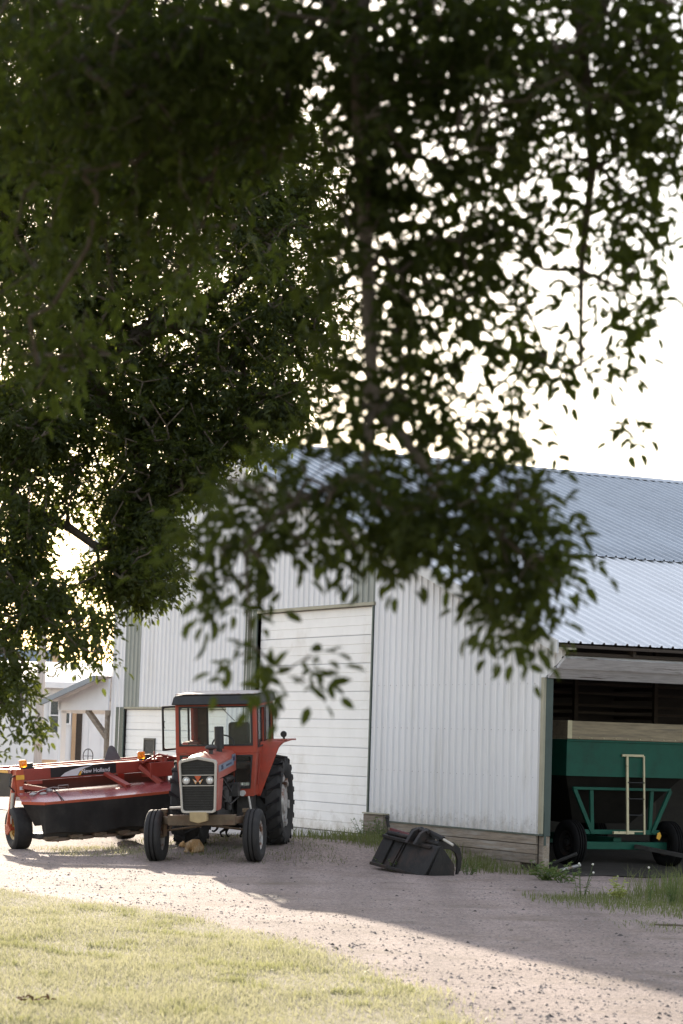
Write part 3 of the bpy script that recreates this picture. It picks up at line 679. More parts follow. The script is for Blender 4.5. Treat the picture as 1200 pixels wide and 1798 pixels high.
# wheels
for s in (-1, 1):
    w = rim_mesh(.235, .25, .03, s, .06, 28).build('front_wheel', M['rim_grey'], tr, loc=(s*.815, 0, .425))
    tyre_mesh(.425, .27, .235, 48, ribs=3).build('tyre', M['tyre'], w)
    w = rim_mesh(.46, .42, -.02 if s > 0 else .05, s, .13).build('rear_wheel', M['rim_grey'], tr, loc=(s*.73, 2.36, .80))
    tyre_mesh(.765, .46, .46, 56, lugs=20).build('tyre', M['tyre'], w)
    if s > 0:
        m = MB()
        for k in range(6):
            a = 2*math.pi*k/6 + .3; ca, sa = math.cos(a), math.sin(a)
            Mx = Matrix.Rotation(a, 4, 'X'); m.box((.10, -.07, .36), (.2, .07, .44), Mx)
        m.lathe([(.11, .28), (.16, .28), (.16, .22), (.2, .2), (.2, .001)], n=24); m.build('wheel_weight', M['rim_grey'], w, bevel=.006)
# front axle
m = MB(); m.box((-.56, -.30, .61), (.56, -.18, .78)); m.hexa([(-.72, -.05, .63), (-.56, -.29, .63), (-.56, -.19, .63), (-.66, .05, .63), (-.72, -.05, .75), (-.56, -.29, .75), (-.56, -.19, .75), (-.66, .05, .75)]); m.hexa([(.56, -.29, .63), (.72, -.05, .63), (.66, .05, .63), (.56, -.19, .63), (.56, -.29, .75), (.72, -.05, .75), (.66, .05, .75), (.56, -.19, .75)])
m.build('front_axle', M['axle'], tr, bevel=.01)
for s in (-1, 1):
    m = MB(); m.tube([(s*.68, 0, .84), (s*.68, 0, .42)], .042, 12); m.tube([(s*.68, 0, .425), (s*.8, 0, .425)], .035, 10); m.box((s*.68 - .05, -.05, .80), (s*.68 + .05, .05, .86))
    m.tube([(s*.66, .1, .5), (s*.1, .2, .56)], .018, 8)
    m.build('spindle', M['axle'], tr)
MB().tube([(-.62, .16, .86), (-.1, .1, .88)], .022, 10).build('steering_cylinder', M['chrome'], tr)
m = MB().prism([(-.14, .845), (.14, .845), (.14, .70), (0, .665), (-.14, .70)], 'y', -.56, -.40); m.build('front_weight', M['tan'], tr, bevel=.012)
m = MB(); m.box((-.24, -.17, .66), (.24, .4, .84)); m.box((-.2, .1, .62), (.2, 1.4, .85)); m.box((-.13, -.42, .79), (.13, -.17, .84)); m.build('front_bolster', M['dgrey'], tr, bevel=.012)
# engine and gearbox
eng = MB(); eng.box((-.2, -.05, .8), (.2, 1.2, 1.45)); eng.box((-.27, .15, .95), (.27, .95, 1.2)); eng.box((-.24, 1.2, .58), (.24, 2.7, 1.05))
eng.tube([(.27, .3, 1.3), (.27, .9, 1.3)], .05, 10); eng.tube([(.3, .2, .95), (.3, .2, 1.15)], .06, 12); eng.tube([(.29, .5, .8), (.29, .5, 1.02)], .055, 12)
eng.box((.2, .7, 1.0), (.42, .95, 1.22)); eng.tube([(.3, 0, 1.35), (.34, .5, 1.1), (.3, 1.0, 1.3)], .016, 8); eng.tube([(.25, -.1, 1.15), (.36, .3, .9), (.4, 1.0, 1.0)], .014, 8)
eng.tube([(-.8, 2.36, .8), (.8, 2.36, .8)], .13, 14)
eng.build('engine_block', M['dgrey'], tr, bevel=.01)
for s in (-1, 1):
    MB().box((s*.44 - .13, 1.12, .62), (s*.44 + .13, 1.5, .98)).build('side_tank', M['dgrey'], tr, bevel=.012); MB().box((s*.5 - .14, 1.0, .5), (s*.5 + .14, 1.3, .54)).build('step', M['dgrey'], tr, bevel=.006)
MB().tube([(.46, .94, 1.04), (.46, .87, 1.04)], .05, 14).build('side_lamp', M['lens'], tr)
m = MB(); m.tube([(.55, .95, .98), (.60, .85, .78), (.57, .8, .70)], .018, 8); m.build('hand_lever', M['chrome'], tr)
# bonnet: crowned top, side skirts
def hood_sec(y, z0, w, cr):
    pts = []
    for i in range(13):
        a = -1 + 2*i/12; x = a * w; e = max(0, abs(a) - .86) / .14
        pts.append((x, y, z0 + cr * (1 - abs(a)**1.3) - .045 * e * e))
    return pts
secs = [hood_sec(-.47, 1.655, .31, .045), hood_sec(0, 1.68, .318, .05), hood_sec(.6, 1.715, .325, .055), hood_sec(1.0, 1.735, .33, .055)]
m = MB(); vs = sum(secs, []); m.add(vs, [(i*13+j, i*13+j+1, (i+1)*13+j+1, (i+1)*13+j) for i in range(3) for j in range(12)])
m.build('bonnet', M['hood_red'], tr, smooth=50)
for s in (-1, 1):
    m = MB(); x = s * .312
    m.hexa([(x - .012, -.47, 1.36), (x + .012, -.47, 1.36), (x + s*.016 + .012, .99, 1.42), (x + s*.016 - .012, .99, 1.42), (x - .012, -.47, 1.62), (x + .012, -.47, 1.62), (x + s*.016 + .012, .99, 1.70), (x + s*.016 - .012, .99, 1.70)])
    m.hexa([(s*.285 - .012, -.47, .86), (s*.285 + .012, -.47, .86), (s*.285 + .012, -.13, .86), (s*.285 - .012, -.13, .86), (x - .012, -.47, 1.358), (x + .012, -.47, 1.358), (x + .012, -.05, 1.358), (x - .012, -.05, 1.358)])
    m.build('bonnet_side', M['hood_red'], tr, bevel=.006)
    d = MB(); xo = s * .329
    d.hexa([(xo - .002, -.44, 1.475), (xo + .002, -.44, 1.475), (xo + s*.012 + .002, .78, 1.525), (xo + s*.012 - .002, .78, 1.525), (xo - .002, -.44, 1.585), (xo + .002, -.44, 1.585), (xo + s*.012 + .002, .78, 1.64), (xo + s*.012 - .002, .78, 1.64)])
    d = d.build('stripe_decal', M['decal_blue'], tr)
    MB().box((s*.343 - .002, .62, 1.58), (s*.343 + .002, .92, 1.70)).build('badge_decal', M['decal_blue'], tr)
    if s > 0:
        Mt = Matrix.Translation((.336, -.17, 1.54)) @ Matrix.Rotation(R(90), 4, 'Z') @ Matrix.Rotation(R(90), 4, 'X') @ Matrix.Rotation(R(2.3), 4, 'Z')
        text('lettering', '285', .105, M['ink'], tr, Mt, .001, 1.25)
        for k in range(6): MB().box((.337, .16 + k*.075, 1.535 + k*.003), (.3425, .20 + k*.075, 1.565 + k*.003)).build('lettering', M['ink'], tr)
        MB().prism([(.68, 1.60), (.86, 1.60), (.86, 1.685), (.77, 1.63), (.68, 1.685)], 'x', .345, .349).build('badge_mark', M['ink'], tr)
# grille
def grille_out(w0, w1, z0, zc, zp, r):
    return [(-w0 + r, z0), (w0 - r, z0), (w0 - r*.3, z0 + r*.3), (w0, z0 + r), (w1, zc - r), (w1 - r*.3, zc - r*.25), (w1 - r, zc), (0, zp), (-w1 + r, zc), (-w1 + r*.3, zc - r*.25), (-w1, zc - r), (-w0, z0 + r), (-w0 + r*.3, z0 + r*.3)]
go = grille_out(.285, .312, .83, 1.685, 1.735, .05); gi = grille_out(.253, .279, .865, 1.645, 1.69, .04); n = len(go)
m = MB()
for y, fl in ((-.545, 0), (-.45, 1)):
    m.v += [(x, y - .0, z) for x, z in go] + [(x, y, z) for x, z in gi]
fs = []
for i in range(n):
    j = (i+1) % n
    fs += [(i, j, n+j, n+i), (2*n+i, 3*n+i, 3*n+j, 2*n+j), (i, 2*n+i, 2*n+j, j), (n+i, n+j, 3*n+j, 3*n+i)]
m.f += fs; m.build('grille_surround', M['chrome'], tr, bevel=.006)
m = MB(); m.add([(x, -.49, z) for x, z in gi], [tuple(range(n))]); m.build('grille_back', M['black'], tr, smooth=0)
for k in range(9):
    z = .90 + k*.04; MB().box((-.255, -.515, z), (.255, -.495, z + .010)).build('grille_bar', M['black'], tr)
for k in range(4):
    z = 1.48 + k*.042; MB().box((-.268, -.512, z), (.268, -.495, z + .010)).build('grille_bar', M['black'], tr)
for z in (1.262, 1.432): MB().box((-.272, -.53, z), (.272, -.505, z + .012)).build('grille_trim_bar', M['chrome'], tr)
for s in (-1, 1):
    h = MB().lathe([(-.50, .062), (-.535, .060), (-.54, .052), (-.525, .05)], (s*.195, 0, 1.352), 'y', 24).build('headlight', M['chrome'], tr)
    MB().lathe([(-.522, .051), (-.533, .04), (-.539, .02), (-.541, .001)], (s*.195, 0, 1.352), 'y', 24).build('lens', M['lens'], h)
em = MB().prism([(-.055, 1.425), (.055, 1.425), (0, 1.325)], 'y', -.534, -.512).build('emblem', M['emred'], tr)
for s in (-1, 1):
    m = MB(); m.prism([(s*.085, 1.378), (s*.012, 1.338), (s*.036, 1.292)], 'y', -.538, -.515); m.build('emblem_wing', M['gold'], em)
    MB().prism([(s*.062, 1.362), (s*.025, 1.344), (s*.037, 1.32)], 'y', -.540, -.536).build('emblem_center', M['letter'], em)
# stack and pre-cleaner
MB().lathe([(1.7, .05), (1.80, .05), (1.80, .078), (2.16, .078), (2.165, .06), (1.9, .055)], (.13, .62, 0), 'z', 20).build('exhaust_stack', M['black'], tr)
m = MB(); m.lathe([(1.66, .035), (1.80, .035), (1.815, .07), (1.83, .098), (1.85, .098), (1.875, .07), (1.885, .001)], (.07, .22, 0), 'z', 24); m.build('air_cleaner_cap', M['dgrey'], tr)
# cab --------------------------------------------------------------
CY0, CY1, CW = 1.0, 2.66, .69
m = MB(); m.panel(-CW, CW, 1.70, 2.53, -.615, .615, 1.835, 2.475, .05, CY0, CY0 + .05); cf = m.build('cab_front', M['red'], tr, bevel=.006)
MB().panel(-.628, .628, 1.822, 2.488, -.598, .598, 1.85, 2.462, .045, CY0 - .012, CY0 - .001).build('window_gasket', M['black'], cf)
MB().box((-.61, CY0 + .014, 1.84), (.61, CY0 + .018, 2.47)).build('windscreen', M['glass'], cf)
m = MB(); m.tube([(.02, CY0 - .05, 2.58), (.2, CY0 - .03, 2.37), (.33, CY0 - .02, 2.24)], .006, 6); m.tube([(-.03, CY0 - .045, 2.62), (.03, CY0 - .06, 2.57)], .014, 8)
m.build('wiper', M['black'], cf)
def taper(x, y, z):
    k = max(0, 1.72 - z) / .75; return (x * (1 - .10 * k), y, z)
for s in (-1, 1):
    x0, x1 = sorted((s*.30, s*CW)); a, b = sorted((s*.345, s*.615))
    m = MB(); m.panel(x0, x1, .98, 1.698, a, b, 1.12, 1.66, .04, CY0 + .002, CY0 + .05); m.warp(taper); lp = m.build('cab_lower_front', M['red'], tr, bevel=.005)
    m = MB(); m.panel(a - .012, b + .012, 1.108, 1.672, a + .014, b - .014, 1.134, 1.646, .04, CY0 - .009, CY0 + .001); m.warp(taper); m.build('window_gasket', M['black'], lp)
    m = MB(); m.box((a, CY0 + .02, 1.12), (b, CY0 + .024, 1.66)); m.warp(taper); m.build('pane', M['glass'], lp)
# near side of the cab: two windows, vent strip
m = MB(); m.panel(CY0 + .052, 1.80, 1.70, 2.53, CY0 + .12, 1.74, 1.80, 2.46, .04, CW - .05, CW, 'x'); m.panel(1.802, CY1, 1.70, 2.53, 1.86, CY1 - .08, 1.80, 2.46, .04, CW - .05, CW, 'x')
m.hexa([(CW - .11, CY0 + .052, .98), (CW - .07, CY0 + .052, .98), (CW - .07, 1.7, .98), (CW - .11, 1.7, .98), (CW - .05, CY0 + .052, 1.698), (CW, CY0 + .052, 1.698), (CW, 1.7, 1.698), (CW - .05, 1.7, 1.698)])
cs = m.build('cab_side', M['red'], tr, bevel=.005)
for a, b in ((CY0 + .12, 1.74), (1.86, CY1 - .08)):
    MB().panel(a - .014, b + .014, 1.786, 2.474, a + .014, b - .014, 1.814, 2.446, .035, CW + .001, CW + .012, 'x').build('window_gasket', M['black'], cs)
    MB().box((CW - .03, a, 1.80), (CW - .026, b, 2.46)).build('pane', M['glass'], cs)
m = MB(); m.bar((CW + .004, 1.25, 1.68), (CW - .035, 1.25, 1.16), .09, .02, (1, 0, 0)); m.build('grab_rail', M['mred'], cs)
# far side: door frame stands open, only pillars remain
m = MB(); m.box((-CW, CY0 + .052, 1.70), (-CW + .05, CY0 + .11, 2.53)); m.box((-CW, 2.25, 1.70), (-CW + .05, CY1, 2.53)); m.box((-CW, CY0 + .052, 2.46), (-CW + .05, 2.25, 2.53))
m.box((-CW + .04, 1.75, .98), (-CW + .09, CY1, 1.70)); m.build('cab_side', M['red'], tr, bevel=.005)
dr = empty('cab_door', (-CW, 2.45, 0)); dr.parent = tr; dr.rotation_euler = (0, 0, R(-27)); del_ = dr
m = MB(); m.panel(-.0, .70, 1.72, 2.48, .035, .665, 1.755, 2.445, .03, -.012, .012)
m.warp(lambda x, y, z: (y, -x, z)); dm = m.build('cab_door', M['black'], tr, bevel=.004); dm.location = (-CW - .01, 2.17, 0); dm.rotation_euler = (0, 0, R(-29))
bpy.data.objects.remove(dr)
m = MB(); m.box((.03, -.002, 1.75), (.67, .002, 2.45)); m.warp(lambda x, y, z: (y, -x, z)); m.build('pane', M['glass'], dm)
m = MB(); m.tube([(.60, -.03, 2.22), (.60, -.05, 2.2), (.60, -.05, 2.12), (.60, -.03, 2.1)], .008, 6); m.warp(lambda x, y, z: (y, -x, z)); m.build('door_handle', M['black'], dm)
M['lining'] = pmat('brown_cab_lining', (.12, .085, .055), .8, 0, .25, 5)
# rear wall, floor and roof
m = MB(); m.panel(-CW, CW, 1.1, 2.53, -.47, .63, 1.56, 2.46, .06, CY1 - .05, CY1); cr_ = m.build('cab_rear', M['lining'], tr, bevel=.005)
MB().box((-.48, CY1 - .03, 1.55), (.64, CY1 - .026, 2.47)).build('pane', M['glass'], cr_)
MB().panel(-.485, .645, 1.545, 2.475, -.45, .61, 1.58, 2.44, .055, CY1 - .064, CY1 - .051).build('window_gasket', M['black'], cr_)
MB().box((-.62, CY0 + .05, .98), (.62, CY1 - .05, 1.03)).build('cab_floor', M['dgrey'], tr)
m = MB()
for i, (y, e) in enumerate(((CY0 - .1, 0), (CY1 + .08, 0))): pass
ro = [(-.725, 2.515), (.725, 2.515), (.73, 2.53), (.70, 2.655), (.67, 2.668), (-.67, 2.668), (-.70, 2.655), (-.73, 2.53)]
m.prism(ro, 'y', CY0 - .10, CY1 + .08); m.warp(lambda x, y, z: (x, y + (.04 if (z > 2.6 and y < 2) else 0), z + .012*math.cos(x*2) * (z > 2.6)))
m.build('cab_roof', M['black'], tr, bevel=.02)
m = MB(); m.prism([(-.68, 2.684), (.68, 2.684), (.66, 2.70), (-.66, 2.70)], 'y', CY0 - .06, CY1 + .06); m.build('roof_sheet', M['rim_grey'], tr, bevel=.008)
# inside the cab
m = MB(); m.box((-.16, 2.0, 1.35), (.34, 2.45, 1.48)); m.box((-.06, 2.36, 1.48), (.31, 2.5, 2.16)); m.build('seat', M['seat'], tr, bevel=.05)
m = MB()
pts = [Vector((.0 + .19*math.cos(a), 1.6 + .07*math.sin(a), 1.80 + .17*math.sin(a))) for a in np.linspace(0, 2*math.pi, 25)]
m.tube(pts, .014, 8, cap=False); m.tube([(.0, 1.6, 1.80), (.0, 1.35, 1.35)], .03, 8); m.tube([(-.19, 1.6, 1.80), (.19, 1.6, 1.80)], .01, 6); m.build('steering_wheel', M['black'], tr)
MB().box((-.3, CY0 + .06, 1.4), (.3, CY0 + .3, 1.78)).build('dashboard', M['dgrey'], tr, bevel=.03)
# mudguards with lamp
for s in (-1, 1):
    st = [(1.42, .98, .66), (1.47, 1.3, .78), (1.54, 1.78, .97), (1.58, 1.84, 1.02), (1.64, 1.86, 1.04), (2.5, 1.86, 1.04), (2.9, 1.84, 1.04)]
    m = MB(); vs = []
    if s < 0: st = [(y, z, .66 + (xo - .66) * .12) for y, z, xo in st]
    for y, z, xo in st: vs += [(s*.60, y, z), (s*xo, y, z), (s*xo, y + .03, z - .03), (s*.60, y + .03, z - .03)]
    m.add(vs, [(i*4+k, i*4+(k+1)%4, (i+1)*4+(k+1)%4, (i+1)*4+k) for i in range(len(st)-1) for k in range(4)] + [(0, 1, 2, 3)])
    mg = m.build('mudguard', M['red'], tr, smooth=40, bevel=.004)
    m = MB(); m.add([(s*.60, 1.42, .98)] + [(s*.60, y, z) for y, z, _ in st] + [(s*.60, 3.1, .98)], [tuple(range(len(st)+2))]); m.build('mudguard_side', M['red'], mg)
    if s > 0:
        MB().prism([(1.78, 1.865), (1.98, 1.865), (1.98, 1.885), (1.78, 1.885)], 'x', .9, 1.08).build('lamp_bracket', M['hood_red'], mg)
        m = MB(); m.tube([(1.0, 1.9, 1.88), (1.0, 1.9, 1.93)], .02, 8); m.lathe([(1.86, .001), (1.862, .05), (1.88, .056), (1.91, .05), (1.94, .02)], (1.0, 0, 1.965), 'y', 20); m.build('fender_lamp', M['black'], mg)
m = MB(); m.box((-.06, 2.6, .55), (.06, 3.4, .6)); m.tube([(-.3, 2.9, .6), (-.3, 3.4, .5)], .03, 8); m.tube([(.3, 2.9, .6), (.3, 3.4, .5)], .03, 8); m.build('drawbar', M['dgrey'], tr)

# ------------------------------------------------------------------ mower
MX, MY = -5.42, 43.1
ma = R(25); mtilt = math.atan2(gzf(MX + math.cos(ma)*2.6, MY + math.sin(ma)*2.6) - gzf(MX, MY) + .03, 2.6)
mo = empty('disc_mower', (MX, MY, gzf(MX, MY)), (0, -mtilt, ma), 'red towed disc mower with black rubber skirt hitched left of the tractor', 'mower')
mo.rotation_euler = (Matrix.Rotation(ma, 3, 'Z') @ Matrix.Rotation(-mtilt, 3, 'Y')).to_euler()
HL = 3.75     # header length
M['brownshield'] = pmat('dull_brown_inner_shield', (.085, .03, .022), .6, 0, .25, 3)
for x, name in ((0, 0), (1.95, 1)):
    w = rim_mesh(.19, .30, .05, -1, .06, 28).build('wheel', M['rim_yellow'], mo, loc=(x - (.12 if name == 0 else 0), -.12 if name == 0 else .15, .375 + (0.0)))
    tyre_mesh(.378, .32, .19, 44, ribs=0).build('tyre', M['tyre'], w)
# end leg and hub plate of the near wheel
m = MB(); m.bar((-.10, -.02, 1.30), (-.30, -.12, .40), .10, .06, (0, 1, 0)); m.prism([(-.30, .36), (-.18, .46), (-.04, .45), (-.02, .30), (-.12, .27)], 'x', -.34, -.31)
m.box((-.31, -.18, .35), (-.1, -.06, .41)); m.build('wheel_leg', M['orange'], mo, bevel=.008)
m = MB(); m.tube([(-.2, -.13, 1.0), (-.235, -.13, .72)], .032, 10); m.tube([(-.235, -.13, .72), (-.26, -.13, .46)], .018, 10); m.build('lift_cylinder', M['chrome'], mo)
MB().tube([(-.16, -.1, 1.02), (-.25, -.12, 1.12), (-.22, -.08, 1.26), (-.1, -.06, 1.3)], .012, 8).build('hose', M['black'], mo)
m = MB(); m.bar((1.95, .25, 1.2), (1.95, .2, .4), .12, .1, (0, 1, 0)); m.build('wheel_leg', M['mred'], mo, bevel=.008)
# main beam with decal
bm_ = MB().box((-.02, -.10, 1.19), (HL, .12, 1.40)).build('main_beam', M['mred'], mo, bevel=.012)
MB().box((-.12, -.12, .92), (.02, .14, 1.405)).build('end_post', M['orange'], mo, bevel=.01)
MB().box((-.128, -.126, 1.22), (.024, -.119, 1.30)).build('reflector_tape', M['yellow'], mo); MB().box((-.07, -.124, 1.04), (.0, -.119, 1.10)).build('sticker', M['letter'], mo)
MB().box((.52, -.106, 1.215), (1.75, -.1005, 1.392)).build('decal', M['decal_black'], bm_)
m = MB(); pts = [(.70, 1.222), (.78, 1.28), (.9, 1.325), (1.08, 1.36), (1.3, 1.385), (1.3, 1.378), (1.16, 1.34), (1.06, 1.29), (1.02, 1.222)]
m.prism(pts, 'y', -.1085, -.1062); m.build('swoosh', M['letter'], bm_)
MB().prism([(1.03, 1.222), (1.07, 1.285), (1.16, 1.33), (1.10, 1.28), (1.075, 1.222)], 'y', -.1088, -.1062).build('swoosh_line', M['yellow'], bm_)
text('lettering', 'New Holland', .105, M['letter'], bm_, Matrix.Translation((1.36, -.1085, 1.285)) @ Matrix.Rotation(R(90), 4, 'X'), .001, .95)
m = MB(); m.box((.1, .22, .80), (HL - .9, .26, 1.17)); m.build('rear_shield', M['brownshield'], mo)
MB().box((-.1, .3, 1.36), (HL - .3, .36, 1.42)).build('rear_rail', M['mred'], mo, bevel=.006)
MB().box((-.05, 1.15, 1.34), (HL - .5, 1.22, 1.42)).build('rear_frame', M['mred'], mo, bevel=.01)
m = MB(); m.hexa([(-.13, .10, .92), (-.10, .10, .92), (-.12, 1.32, .88), (-.15, 1.32, .88), (-.13, .10, 1.36), (-.10, .10, 1.36), (-.10, 1.36, 1.36), (-.13, 1.36, 1.36)]); m.build('side_curtain', M['mblack'], mo)
MB().box((-.15, .10, 1.33), (-.09, 1.36, 1.40)).build('side_rail', M['mred'], mo, bevel=.006); MB().box((-.156, .25, 1.335), (-.151, .75, 1.38)).build('reflector_tape', M['yellow'], mo); MB().box((-.156, .8, 1.335), (-.151, 1.3, 1.38)).build('reflector_tape', M['orange'], mo)
# hood over the cutter bar
hf = [(-.20, -.62, .84), (.10, -1.02, .82), (1.2, -1.08, .83), (2.4, -1.08, .85), (HL, -1.02, .87)]
hb_ = [(-.18, -.25, .99), (.1, -.22, 1.0), (1.2, -.2, 1.01), (2.4, -.2, 1.02), (HL, -.2, 1.02)]
hm = [((a[0]+b[0])/2, (a[1]+b[1])/2, (a[2]+b[2])/2 + .035) for a, b in zip(hf, hb_)]
m = MB(); rows = [hf, hm, hb_]; vs = [p for r_ in rows for p in r_]; m.add(vs, [(i*5+j, i*5+j+1, (i+1)*5+j+1, (i+1)*5+j) for i in range(2) for j in range(4)])
hd = m.build('hood', M['mhood'], mo, smooth=50)
m = MB()
for a, b in zip(hf[:-1], hf[1:]): m.bar(a, b, .025, .05)
m.build('hood_edge', M['orange'], hd)
MB().bar((.42, -1.05, .855), (.5, -.3, 1.02), .02, .012).build('hood_joint', M['black'], hd)
m = MB()
for x, y, z in ((.05, -.5, .97), (.22, -.55, .965), (.4, -.35, 1.0)): m.sphere((x, y, z), (.07, .05, .035), 10, 6)
m.tube([(0, -.6, .95), (.2, -.45, 1.02), (.45, -.4, 1.06), (.7, -.35, 1.03)], .008, 6); m.tube([(.55, -.4, 1.0), (.55, -.4, 1.08), (.75, -.35, 1.08), (.75, -.35, 1.0)], .008, 6)
m.build('hood_latch', M['rim_grey'], hd)
# rubber skirt with folds
m = MB(); path = []
for i in range(len(hf)-1):
    for k in range(14): f_ = k/14; path.append([hf[i][q]*(1-f_) + hf[i+1][q]*f_ for q in range(3)])
path.append(list(hf[-1])); vs = []; nr_ = 5
for i, (x, y, z) in enumerate(path):
    for k in range(nr_):
        f_ = k/(nr_-1); w_ = .022 * math.sin(x*9) * f_ + .012 * math.sin(x*23) * f_
        bz = .285 + .025*math.sin(x*5.0) + (.16 if x < 0 else 0)*(1 if x < .02 else 0)
        vs.append((x + (.22*f_*(1 - (x + .2)/.3) if x < .1 else 0), y - .02 + w_ + .05*f_, (z - .02)*(1-f_) + bz*f_))
m.add(vs, [(i*nr_+k, (i+1)*nr_+k, (i+1)*nr_+k+1, i*nr_+k+1) for i in range(len(path)-1) for k in range(nr_-1)])
m.build('skirt', M['mblack'], mo, smooth=60)
MB().box((.0, -.85, .20), (HL, -.45, .30)).build('cutter_bar', M['dgrey'], mo, bevel=.02)
for i in range(8):
    x = .35 + i*.44
    m = MB(); m.lathe([(.16, .001), (.155, .2), (.17, .23), (.2, .2), (.22, .001)], (x, -.85, 0), 'z', 20); m.box((x - .2, -1.16, .165), (x - .05, -1.0, .18)); m.build('disc', M['axle'], mo)
    MB().hexa([(x - .26, -1.02, .19), (x - .04, -1.02, .14), (x - .04, -.8, .14), (x - .26, -.8, .19), (x - .26, -1.02, .24), (x - .04, -1.02, .24), (x - .04, -.8, .24), (x - .26, -.8, .24)]).build('skid_shoe', M['axle'], mo)
m = MB(); m.bar((1.55, -.12, 1.22), (1.78, -.62, .99), .13, .06); m.build('support_arm', M['mred'], mo, bevel=.008)
m = MB(); m.bar((.0, -.12, 1.1), (.35, -.35, 1.02), .12, .08); m.build('support_arm', M['mred'], mo, bevel=.008)
# gearbox cluster and tongue on the tractor side
m = MB(); m.box((2.3, -.4, 1.1), (2.9, .1, 1.36)); m.tube([(2.6, -.2, 1.0), (2.6, -.2, 1.46)], .1, 14); m.bar((2.2, -.15, 1.3), (2.45, -.5, .98), .1, .08); m.tube([(2.2, -.25, 1.36), (2.5, -.3, 1.5), (2.8, -.3, 1.42)], .02, 8)
m.tube([(2.42, -.3, 1.36), (2.42, -.3, 1.56)], .016, 8); m.build('gearbox', M['mred'], mo, bevel=.012)
MB().bar((2.9, -.1, 1.28), (3.25, -2.35, .72), .16, .16).build('tongue', M['mred'], mo, bevel=.01)
MB().bar((2.2, -.12, 1.385), (3.2, -.12, 1.43), .3, .04).build('top_plate', M['mred'], mo, bevel=.005)
for x in (.05, 2.28):
    m = MB(); m.box((x - .05, -.06, 1.40), (x + .2, .04, 1.43)); m.box((x + .07, -.05, 1.43), (x + .17, .03, 1.50)); lb = m.build('lamp_base', M['black'], mo, bevel=.005)
    MB().box((x - .07, -.05, 1.425), (x + .06, .03, 1.56)).build('amber_lamp', M['amber'], lb, bevel=.015)
    MB().lathe([(-.052, .045), (-.062, .04), (-.064, .001)], (x - .005, 0, 1.49), 'y', 16).build('lens', M['amber'], lb)
m = MB().prism([(1.60, 1.43), (1.93, 1.43), (1.82, 1.66), (1.77, 1.70), (1.73, 1.70), (1.69, 1.66)], 'y', .10, .108); m.build('slow_vehicle_sign', M['smv'], mo)
m = MB(); m.box((.06, -.3, 1.13), (.3, -.12, 1.19)); m.build('bracket', M['mred'], mo, bevel=.006)

# ------------------------------------------------------------------ grapple bucket by the wall
gx, gy = .66, 39.55
gb = empty('grapple_bucket', (gx, gy, gzf(gx, gy) + .07), (0, R(6), R(-52)), 'dark steel grapple bucket with curved tine lying in weeds by the wall', 'loader bucket')
L_ = 1.38; lean = lambda z: .42 * z
m = MB(); m.hexa([(0, 0, 0), (L_, 0, 0), (L_, .03, 0), (0, .03, 0), (.05, lean(.50), .50), (L_ + .05, lean(.50), .50), (L_ + .05, lean(.50) + .03, .50), (.05, lean(.50) + .03, .50)])
m.build('back_plate', M['iron'], gb, bevel=.006)
for a, b in ((.02, .28), (1.02, 1.38)):
    m = MB(); m.hexa([(a, -.045, .01), (b, -.045, .01), (b, .0, .01), (a, .0, .01), (a + .05, lean(.5) - .045, .5), (b + .05, lean(.5) - .045, .5), (b + .05, lean(.5), .5), (a + .05, lean(.5), .5)]); m.build('mount_plate', M['iron'], gb, bevel=.008)
m = MB(); m.bar((.02, -.03, .02), (L_, -.03, .02), .06, .05); m.build('lower_edge', M['iron'], gb, bevel=.006)
m = MB(); m.bar((.08, lean(.47) - .05, .47), (L_ - .1, lean(.47) - .05, .47), .09, .05); m.build('upper_hook', M['iron'], gb, bevel=.006)
for x in (.5, .56): MB().hexa([(x, -.02, .05), (x + .02, -.02, .05), (x + .02, 0, .05), (x, 0, .05), (x + .045, lean(.45) - .02, .45), (x + .065, lean(.45) - .02, .45), (x + .065, lean(.45), .45), (x + .045, lean(.45), .45)]).build('stiffener', M['iron'], gb)
for x in (.0, L_):
    MB().prism([(.0, 0), (.03, -.0), (.55, .02), (.52, .22), (.22, .52), (.20, .5)], 'x', x + .03, x + .055).build('side_plate', M['iron'], gb, bevel=.005)
MB().box((.05, .1, .0), (L_, .6, .03)).build('floor_plate', M['iron'], gb)
m = MB(); m.tube([(.14, .18, .53), (L_ - .05, .26, .53)], .035, 10); m.build('pivot_shaft', M['iron'], gb)
MB().hexa([(.08, .2, .48), (.62, .2, .5), (.62, .24, .5), (.08, .24, .48), (.08, .26, .60), (.6, .26, .58), (.6, .3, .58), (.08, .3, .60)]).build('red_plate', M['iron_red'], gb, bevel=.005)
m = MB(); m.tube([(.06, .24, .6), (.02, .22, .74)], .028, 8); m.sphere((.02, .22, .76), .035, 8, 6); m.build('pin', M['iron'], gb)
m = MB(); m.prism([(.0, .48), (.12, .66), (.26, .72), (.4, .66), (.42, .5)], 'x', .78, .84); m.prism([(.0, .48), (.12, .66), (.26, .72), (.4, .66), (.42, .5)], 'x', .98, 1.04); m.tube([(.75, .24, .68), (1.07, .24, .68)], .03, 8); m.build('lug_plates', M['iron'], gb)
m = MB(); m.tube([(.91, .3, .68), (1.3, .36, .6)], .045, 12); m.build('ram_barrel', M['iron'], gb); MB().tube([(1.3, .36, .6), (1.5, .4, .54)], .022, 10).build('ram_rod', M['chrome'], gb)
m = MB(); m.tube([(.5, .3, .52), (.65, .25, .66), (.85, .28, .72), (1.1, .3, .62), (1.25, .32, .58)], .016, 8); m.tube([(.45, .32, .5), (.7, .3, .62), (.95, .35, .58)], .016, 8); m.build('hydraulic_hose', M['black'], gb)
